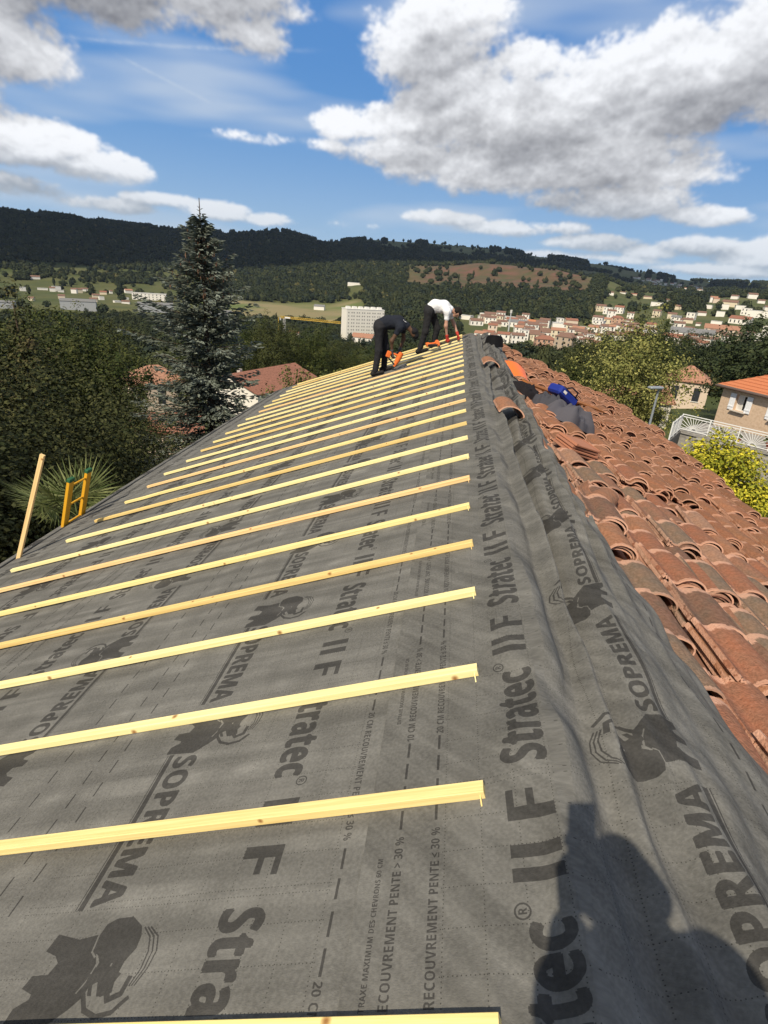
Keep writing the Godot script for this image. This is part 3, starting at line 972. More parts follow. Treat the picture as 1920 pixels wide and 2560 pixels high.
# ---------- land: heights along rays from the roof, metres relative to the camera
const LAND := [
	[-180, [6, -9.0, 30, -9, 120, -4, 500, 20, 1500, 60, 3000, 60, 5200, 40]],
	[-62, [6, -9.2, 14, -10, 30, -13, 60, -18, 110, -25, 200, -37, 320, -49, 500, -57, 700, -60, 1000, -60, 1200, -50, 1400, -22, 1700, 25, 2100, 76, 2600, 106, 3300, 100, 5200, 60]],
	[-38, [6, -9.2, 14, -10, 30, -13.5, 60, -19, 110, -26, 200, -38, 320, -50, 500, -57, 700, -59, 1000, -60, 1200, -48, 1400, -22, 1700, 25, 2100, 78, 2600, 101, 3300, 96, 5200, 60]],
	[-28, [6, -9.2, 14, -10, 30, -13.5, 60, -19, 110, -26, 200, -38, 320, -50, 500, -57, 700, -60, 1000, -60, 1180, -46, 1300, -38, 1500, -16, 1750, 22, 2100, 66, 2600, 90, 3300, 84, 5200, 60]],
	[-22, [6, -9.2, 14, -10, 30, -13.5, 60, -19, 110, -26, 200, -38, 320, -50, 500, -58, 700, -60, 1000, -60, 1180, -48, 1300, -36, 1500, -14, 1750, 20, 2100, 62, 2600, 92, 3300, 88, 5200, 60]],
	[-17, [6, -9.2, 14, -10, 30, -13.5, 60, -18, 110, -24, 200, -37, 320, -50, 500, -59, 700, -60, 1000, -60, 1100, -52, 1300, -26, 1500, 0, 1750, 32, 2100, 82, 2500, 113, 2700, 116, 3300, 80, 5200, 60]],
	[-12.5, [6, -9.2, 14, -10, 30, -13.5, 60, -18, 110, -24, 200, -37, 320, -50, 500, -59, 700, -60, 950, -60, 1100, -44, 1300, -20, 1500, 4, 1750, 28, 2100, 62, 2600, 91, 3300, 80, 5200, 60]],
	[-8, [6, -9.2, 14, -10, 30, -13, 60, -17, 110, -24, 200, -37, 320, -48, 500, -57, 700, -58, 850, -54, 1000, -42, 1200, -22, 1400, -2, 1600, 18, 2100, 66, 2600, 114, 3300, 100, 5200, 60]],
	[-3, [6, -9.2, 14, -10, 30, -13, 60, -17, 110, -24, 200, -34, 320, -43, 500, -49, 700, -46, 850, -40, 1000, -30, 1200, -12, 1350, 4, 1480, 16, 1700, 20, 2100, 60, 2600, 118, 3300, 100, 5200, 60]],
	[3, [6, -9.2, 14, -10, 30, -13, 60, -17, 110, -23, 200, -32, 320, -41, 480, -46, 700, -45, 850, -40, 1000, -28, 1200, -10, 1330, 2, 1400, 24, 1480, 31, 1700, 31, 2100, 56, 2600, 112, 3300, 100, 5200, 60]],
	[8, [6, -9.2, 14, -10, 30, -12.5, 60, -17, 110, -22, 200, -31, 320, -40, 480, -46, 700, -44, 850, -38, 1000, -24, 1200, -6, 1330, 4, 1400, 24, 1500, 32, 1700, 26, 2100, 44, 2600, 95, 3300, 80, 5200, 60]],
	[12, [6, -9.2, 14, -9.8, 30, -12, 60, -16, 110, -21, 200, -30, 320, -38, 480, -43, 700, -40, 850, -32, 1000, -20, 1200, -2, 1400, 16, 1500, 18, 1700, 8, 2100, 28, 2600, 83, 3300, 70, 5200, 60]],
	[16, [6, -9.2, 14, -9.6, 30, -11, 60, -15, 110, -20, 200, -28, 320, -34, 480, -37, 700, -35, 900, -26, 1200, -12, 1500, -2, 1900, 10, 2300, 30, 2700, 66, 3300, 60, 5200, 50]],
	[19.5, [6, -9.2, 14, -9.5, 30, -10.5, 60, -14, 110, -19, 200, -27, 320, -32, 480, -34, 620, -30, 760, -26, 950, -15, 1300, -6, 1800, 3, 2300, 14, 2800, 50, 3300, 50, 5200, 50]],
	[24, [6, -9.2, 14, -9.5, 30, -10.2, 60, -13, 110, -18, 200, -25, 320, -31, 480, -32, 620, -27, 760, -25, 950, -13, 1100, -1, 1500, 6, 2000, 14, 2400, 30, 2800, 56, 3300, 50, 5200, 50]],
	[32, [6, -9.2, 14, -9.5, 30, -10, 60, -12, 110, -16, 200, -22, 320, -27, 480, -28, 700, -22, 950, -10, 1100, 2, 1500, 10, 2000, 20, 2400, 38, 2800, 60, 3300, 50, 5200, 50]],
	[70, [6, -9.0, 30, -9, 120, -6, 500, 5, 1500, 50, 3000, 60, 5200, 50]],
	[180, [6, -9.0, 30, -9, 120, -4, 500, 20, 1500, 60, 3000, 60, 5200, 40]]]
var n_land := noise(61, 0.004, 5)
var n_zone := noise(62, 0.0045, 4)
var n_patch := noise(63, 0.02, 4)

func ground_polar(az: float, r: float) -> float:
	var y := 0.0
	for i in range(1, LAND.size()):
		if az <= LAND[i][0]:
			var f: float = (az - LAND[i - 1][0]) / float(LAND[i][0] - LAND[i - 1][0])
			f = f * f * (3.0 - 2.0 * f)
			y = lerpf(table(r, LAND[i - 1][1]), table(r, LAND[i][1]), f)
			break
	var p := polar(az, r)
	var rough := clampf((r - 900.0) / 900.0, 0.0, 1.0) * (0.35 if r > 2300.0 else 1.0)
	return y + n_land.get_noise_2d(p.x, p.z) * rough * 9.0 + n_patch.get_noise_2d(p.x, p.z) * minf(r * 0.004, 1.2)
func ground(x: float, z: float) -> float:
	return ground_polar(rad_to_deg(atan2(x, -z)), maxf(6.0, Vector2(x, z).length()))
func on_ground(az: float, r: float) -> Vector3: return polar(az, r, ground_polar(az, r))
# the distance at which the ground is seen at this height, beyond a first distance
func reach(az: float, el: float, from := 60.0) -> float:
	var r := from
	while r < 3000.0:
		if rad_to_deg(atan2(ground_polar(az, r), r)) >= el: return r
		r *= 1.012
	return 3000.0

func field_at(az: float, r: float) -> float:      # the long dry meadow on the valley floor
	return smoothstep(-25.0, -23.0, az) * smoothstep(-8.0, -10.0, az) * smoothstep(610.0, 660.0, r) * smoothstep(1010.0, 950.0, r)
func quarry_at(az: float, r: float) -> float:
	var w := n_zone.get_noise_1d(az * 60.0) * 60.0
	return smoothstep(-6.5, -2.0, az) * smoothstep(12.6, 10.6, az) * smoothstep(1060.0, 1110.0, r + w) * smoothstep(1700.0, 1540.0, r)
func ground_color(az: float, r: float, p: Vector3) -> Color:
	var k := n_patch.get_noise_2d(p.x * 0.6, p.z * 0.6)
	var z := n_zone.get_noise_2d(p.x, p.z)
	var c := Color(0.060, 0.078, 0.026).lerp(Color(0.115, 0.115, 0.045), clampf(0.45 + k * 0.8 + z * 0.4, 0, 1))
	var f := field_at(az, r)
	if f > 0.0: c = c.lerp(Color(0.24, 0.20, 0.105).lerp(Color(0.12, 0.15, 0.045), clampf(0.45 + z * 1.6 + k * 0.9, 0, 1)), f)
	var q := quarry_at(az, r)
	if q > 0.0:
		var red := clampf(0.45 + n_patch.get_noise_2d(p.x * 1.4, p.z * 2.6) * 1.5, 0, 1)
		c = c.lerp(Color(0.078, 0.076, 0.036).lerp(Color(0.165, 0.080, 0.058), red), q * 0.9)
	if r < 300.0 and r > 35.0 and az > 14.0 and absf(r - 52.0) < 3.5: c = Color(0.20, 0.195, 0.185)
	return c
func build_land() -> void:
	var azs := PackedFloat32Array()
	var a := -180.0
	while a < 180.01:
		azs.append(a)
		a += 0.5 if absf(a + 0.1) < 52.0 else 4.0
	var rs := PackedFloat32Array()
	var r := 5.0
	while r < 5200.0:
		rs.append(r)
		r *= 1.035 if (r < 600.0 or r > 1750.0) else 1.0145
	var p := PackedVector3Array()
	var t := PackedVector2Array()
	var cc := PackedColorArray()
	for rr in rs:
		for az in azs:
			var q := on_ground(az, rr)
			p.append(q); t.append(Vector2(q.x, q.z) * 0.1); cc.append(ground_color(az, rr, q))
	var m := MB.new()
	m.sheet(p, azs.size(), rs.size(), t, PackedVector2Array(), false, cc)
	# the patch below the house
	var k := m.v.size()
	for i in azs.size() - 1:
		m.tri(Vector3(0, -9.3, 0), p[i + 1], p[i], Color(0.08, 0.09, 0.04))
	var gm := mat("ground", Color.WHITE, 0.95)
	gm.vertex_color_use_as_albedo = true
	tag(put(m, "ground", gm), "grassy hillside falling to a wooded valley with hills beyond", "ground", "", "structure")

# ---------- leaves
func leaf(m: MB, at: Vector3, nrm: Vector3, dir: Vector3, w: float, l: float, col: Color) -> void:
	var s := nrm.cross(dir).normalized() * w * 0.5
	var d := dir * l
	var k := m.v.size()
	m.v.append_array(PackedVector3Array([at - d * 0.5, at + s, at + d * 0.5, at - s]))
	m.n.append_array(PackedVector3Array([nrm, nrm, nrm, nrm]))
	m.c.append_array(PackedColorArray([col, col, col, col]))
	m.ix.append_array(PackedInt32Array([k, k + 1, k + 2, k, k + 2, k + 3]))
func rand_dir(r: RandomNumberGenerator) -> Vector3:
	var z := r.randf_range(-1, 1)
	var a := r.randf() * TAU
	return Vector3(sqrt(1 - z * z) * cos(a), z, sqrt(1 - z * z) * sin(a))
# a crown of leaf-sized faces gathered in clumps; unit: metres
func crown(seed_: int, height: float, width: float, base: float, clumps: int, per: int, size: float, c0: Color, c1: Color, loose := 0.4, shape := 0) -> MB:
	var r := RandomNumberGenerator.new()
	r.seed = seed_
	var m := MB.new()
	var n := noise(seed_, 0.35, 2)
	var hh := (height - base) * 0.5
	for i in clumps:
		var d := rand_dir(r)
		var f := pow(r.randf(), 0.42)
		var wide := 1.0
		var yy := d.y * f
		if shape == 1: wide = clampf(0.95 - 0.85 * (yy * 0.5 + 0.5), 0.05, 1.0)            # cone
		elif shape == 2: wide = 0.75 + 0.35 * sqrt(maxf(0.0, 1.0 - yy * yy))              # column, flat top
		var bump := 1.0 + n.get_noise_3d(d.x * 4.0, d.y * 4.0, d.z * 4.0) * loose * 1.4
		var cn := Vector3(d.x * f * width * 0.5 * wide * bump, base + hh + yy * hh * bump, d.z * f * width * 0.5 * wide * bump)
		var cr := width * r.randf_range(0.07, 0.15) * (0.7 if shape == 1 else 1.0)
		var tone := clampf(r.randf() * 0.8 + n.get_noise_3d(cn.x, cn.y, cn.z) * 0.5, 0, 1)
		for k in per:
			var e := rand_dir(r)
			var at := cn + e * cr * pow(r.randf(), 0.4) * Vector3(1, 0.75, 1)
			var nr := (e + Vector3(0, 0.8, 0) + rand_dir(r) * 0.7 + d * 0.4).normalized()
			var dir := nr.cross(rand_dir(r)).normalized()
			var s := size * r.randf_range(0.6, 1.3)
			leaf(m, at, nr, dir, s * 0.62, s, c0.lerp(c1, clampf(tone + r.randf_range(-0.25, 0.25), 0, 1)))
	return m
func foliage(key: String, back := Color(0.1, 0.14, 0.03)) -> StandardMaterial3D:
	var m := mat(key, Color.WHITE, 0.7)
	m.vertex_color_use_as_albedo = true
	m.cull_mode = BaseMaterial3D.CULL_DISABLED
	m.backlight_enabled = true
	m.backlight = back
	m.metallic_specular = 0.25
	return m
func trunk(height: float, rad: float, limbs: int, seed_: int, spread: float) -> MB:
	var r := RandomNumberGenerator.new()
	r.seed = seed_
	var m := MB.new()
	var pts := []
	var rr := []
	for i in 7:
		var f := i / 6.0
		pts.append(Vector3(sin(f * 2.1 + seed_) * height * 0.012, f * height, cos(f * 1.7 + seed_) * height * 0.012))
		rr.append(rad * (1.0 - 0.85 * f) * (1.25 if i == 0 else 1.0))
	m.tube(pts, rr, 8)
	for k in limbs:
		var f := r.randf_range(0.3, 0.85)
		var a := r.randf() * TAU
		var st := Vector3(0, f * height, 0)
		var d := Vector3(cos(a), r.randf_range(0.5, 1.1), sin(a)).normalized() * spread * r.randf_range(0.5, 1.0)
		m.tube([st, st + d * 0.5 + Vector3(0, -0.03, 0) * spread, st + d], [rad * 0.4 * (1.05 - f), rad * 0.25 * (1.05 - f), rad * 0.08], 5)
	return m
func make_tree(called: String, at: Vector3, label: String, cr: MB, tk: MB, leaf_mat: Material, group := "", bark := "bark", turn := 0.0) -> Node3D:
	var o := thing(called, at, label, "tree", group, turn)
	put(tk, "trunk", mats[bark], o)
	put(cr, "crown", leaf_mat, o)
	return o

# a blue spruce: tiers of drooping boughs dressed with sprays of needles, cones near the top
func spruce(at: Vector3, height: float) -> void:
	var r := RandomNumberGenerator.new()
	r.seed = 91
	var o := thing("spruce_tree", at, "tall blue-grey spruce with hanging cones near its pointed top", "tree")
	var tk := MB.new()
	tk.tube([Vector3.ZERO, Vector3(0.05, height * 0.5, 0), Vector3(0, height * 0.965, 0), Vector3(0, height + 0.62, 0)], [0.24, 0.15, 0.035, 0.012], 8)
	var m := MB.new()
	var cones := MB.new()
	var y := 1.6
	while y < height * 0.985:
		var f := y / height
		var reachr := (1.0 - f) * 3.7 * pow(1.0 - f, -0.22) + 0.28
		var nb := int(lerpf(15, 10, f))
		for i in nb:
			var a := r.randf() * TAU
			var len := reachr * r.randf_range(0.5, 1.15) * (1.35 if r.randf() < 0.16 else 1.0) * (1.0 + 0.22 * n_patch.get_noise_2d(cos(a) * 40.0 + y * 30.0, sin(a) * 40.0)) * lerpf(1.0, 0.62, smoothstep(0.80, 0.97, f))
			var out := Vector3(cos(a), 0, sin(a))
			var rise := lerpf(-0.16, 0.55, pow(f, 2.0))
			var st := Vector3(0, y + r.randf_range(-0.15, 0.15), 0)
			var pts := []
			var steps := maxi(4, int(len / 0.16))
			for k in steps + 1:
				var g := float(k) / steps
				pts.append(st + out * len * g + Vector3(0, len * (rise * g - 0.30 * g * (1.0 - f) + 0.26 * g * g * (1.0 - f * 0.5)), 0))
			tk.tube([pts[0], pts[steps / 2], pts[steps]], [0.035 * (1.1 - f), 0.02 * (1.1 - f), 0.006], 4, null, false)
			var side := Vector3(-out.z, 0, out.x)
			for k in range(1, steps + 1):
				var g := float(k) / steps
				var w := len * 0.30 * (1.0 - 0.72 * g) + 0.10
				for q in 5:
					var sd := r.randf_range(-1, 1)
					var p: Vector3 = pts[k] + side * sd * w + Vector3(0, r.randf_range(-0.10, 0.05) - absf(sd) * w * 0.25, 0)
					var dir := (out * 0.8 + side * sd * 1.0 + Vector3(0, r.randf_range(-0.35, 0.25), 0)).normalized()
					var nr := (Vector3(0, 1, 0) + rand_dir(r) * 0.55).normalized()
					nr = (nr - dir * nr.dot(dir)).normalized()
					var tone := clampf(g * 0.65 + r.randf() * 0.5 - 0.1, 0, 1)
					var col := Color(0.055, 0.070, 0.052).lerp(Color(0.225, 0.252, 0.208), tone)
					var sz := r.randf_range(0.17, 0.32)
					leaf(m, p, nr, dir, sz * 0.30, sz, col)
					leaf(m, p + Vector3(0, -0.01, 0), dir.cross(nr).normalized(), dir, sz * 0.24, sz * 0.9, col * 0.9)
			if f > 0.80 and f < 0.96:
				for q in 3:
					var p: Vector3 = pts[int(steps * r.randf_range(0.4, 1.0))] + rand_dir(r) * 0.05
					cones.tube([p, p - Vector3(0, 0.07, 0), p - Vector3(0, 0.14, 0)], [0.012, 0.022, 0.008], 5)
		y += lerpf(0.40, 0.22, f) * r.randf_range(0.7, 1.35)
	# the bare leader
	for q in 7:
		var yy := height + 0.02 + q * 0.05
		var a := q * 2.4
		leaf(m, Vector3(cos(a) * 0.06, yy, sin(a) * 0.06), Vector3(-sin(a), 0, cos(a)), Vector3(cos(a), 0.5, sin(a)).normalized(), 0.03, 0.16, Color(0.09, 0.12, 0.10))
	put(tk, "trunk", mats.bark, o)
	put(m, "crown", foliage("needles", Color(0.03, 0.05, 0.035)), o)
	put(cones, "cones", mat("cone", lin(0.20, 0.115, 0.075), 0.8), o)

# a low-cost crown for woods far off
func far_crown(seed_: int, cone: bool, count := 74, fine := 1.0) -> ArrayMesh:
	var r := RandomNumberGenerator.new()
	r.seed = seed_
	var m := MB.new()
	var n := noise(seed_, 1.6, 2)
	for i in count:
		var d := rand_dir(r)
		d.y = absf(d.y) * 1.05 - 0.12
		var w := 1.0 if not cone else clampf(1.0 - d.y, 0.08, 1.0)
		var bump := 1.0 + 0.5 * n.get_noise_3d(d.x, d.y, d.z)
		var p := Vector3(d.x * 0.5 * w * bump, 0.42 + d.y * 0.55 * bump, d.z * 0.5 * w * bump)
		var nr := (d + rand_dir(r) * 0.45).normalized()
		var s := r.randf_range(0.22, 0.38) * fine
		var g := r.randf_range(0.8, 1.12)
		leaf(m, p, nr, nr.cross(rand_dir(r)).normalized(), s, s * 1.2, Color(g, g, g))
	# a dark core so that the crown is not seen through
	m.c.resize(m.v.size())
	m.ball(Vector3(0, 0.36, 0), Vector3(0.34, 0.40, 0.34) if not cone else Vector3(0.22, 0.46, 0.22), 7, 5, Basis(), Color(0.62, 0.62, 0.6))
	return m.mesh()
func wood_density(az: float, r: float, p: Vector3) -> float:
	var z := n_zone.get_noise_2d(p.x * 1.15 + 300.0, p.z * 1.15)
	if field_at(az, r) > 0.25: return 0.0
	var q := quarry_at(az, r)
	if q > 0.3: return 0.35 if n_patch.get_noise_2d(p.x * 0.7, p.z * 0.7) > 0.30 else 0.02
	if az > 13.0 and r > 330.0 and r < 1500.0: return 0.30 if z > 0.10 else 0.04
	if az > 13.0 and r >= 1500.0 and r < 2300.0: return 0.5 if z > 0.0 else 0.06          # gardens among the houses
	if az < -22.0 and r > 560.0 and r < 1120.0: return 0.03 if z < 0.2 else 0.12
	if az > 0.5 and az < 17.0 and r > 330.0 and r < 760.0: return 0.035 if z < 0.14 else 0.14
	if az < -24.0 and r > 1120.0 and r < 1330.0: return 0.10 if z < 0.12 else 0.9            # the lit meadow at the hill's foot
	if r > 2380.0 and r < 2720.0: return 0.85 if n_patch.get_noise_2d(az * 14.0, 7.0) > 0.10 else 0.01
	if r > 2150.0: return 0.9 if z > 0.14 else 0.015                                          # pasture on top, copses
	if r > 1700.0 and az > 2.0: return 0.85 if z > 0.02 else 0.04
	return 0.95
func build_woods() -> void:
	for spec in [["far_woods", 1250.0, 2950.0, 44000, 8.5, 12.0, "distant dark forest covering the hills beyond the valley", 5], ["valley_woods", 560.0, 1250.0, 15500, 6.5, 11.5, "green woods and garden trees on the valley floor around the town", 6], ["slope_woods", 150.0, 560.0, 4200, 6.0, 11.0, "green woods on the slope between the roof and the town", 7]]:
		var mm := MultiMesh.new()
		mm.transform_format = MultiMesh.TRANSFORM_3D
		mm.use_colors = true
		mm.mesh = far_crown(800 + spec[7], false, [130, 150, 1100][spec[7] - 5], [0.75, 0.7, 0.24][spec[7] - 5])
		var ts := []
		var r := RandomNumberGenerator.new()
		r.seed = 900 + spec[7]
		for i in spec[3]:
			var az := r.randf_range(-50, 36)
			var rr := sqrt(lerpf(spec[1] * spec[1], spec[2] * spec[2], r.randf()))
			var p := on_ground(az, rr)
			if r.randf() > wood_density(az, rr, p): continue
			if rr < 560.0 and near_building(az, rr): continue
			if rr > 560.0 and rr < 2400.0 and near_building(az, rr): continue
			var h := r.randf_range(spec[4], spec[5])
			var w := h * r.randf_range(0.75, 1.15)
			if r.randf() < 0.10: w *= 0.45; h *= 1.25
			if rr > 2380.0 and rr < 2720.0: h *= 1.25; w *= 1.15
			var k := r.randf()
			var c := Color(0.030, 0.041, 0.018).lerp(Color(0.062, 0.070, 0.029), k * k)
			if r.randf() < 0.02: c = Color(0.12, 0.11, 0.04)
			if r.randf() < 0.12: c = Color(0.024, 0.035, 0.023)
			if az > 0.5 and az < 27.0 and rr > 330.0 and rr < 800.0: h *= 0.7; w *= 0.75
			ts.append([Transform3D(Basis(Vector3.UP, r.randf() * TAU).scaled_local(Vector3(w, h, w)), p - Vector3(0, 0.5, 0)), c])
		mm.instance_count = ts.size()
		for i in ts.size():
			mm.set_instance_transform(i, ts[i][0]); mm.set_instance_color(i, ts[i][1])
		var o := MultiMeshInstance3D.new()
		o.multimesh = mm
		var fm := mat("far_leaf", Color.WHITE, 0.85)
		fm.vertex_color_use_as_albedo = true
		o.material_override = fm
		o.name = spec[0]
		add_child(o)
		tag(o, spec[6], "woods", "", "stuff")
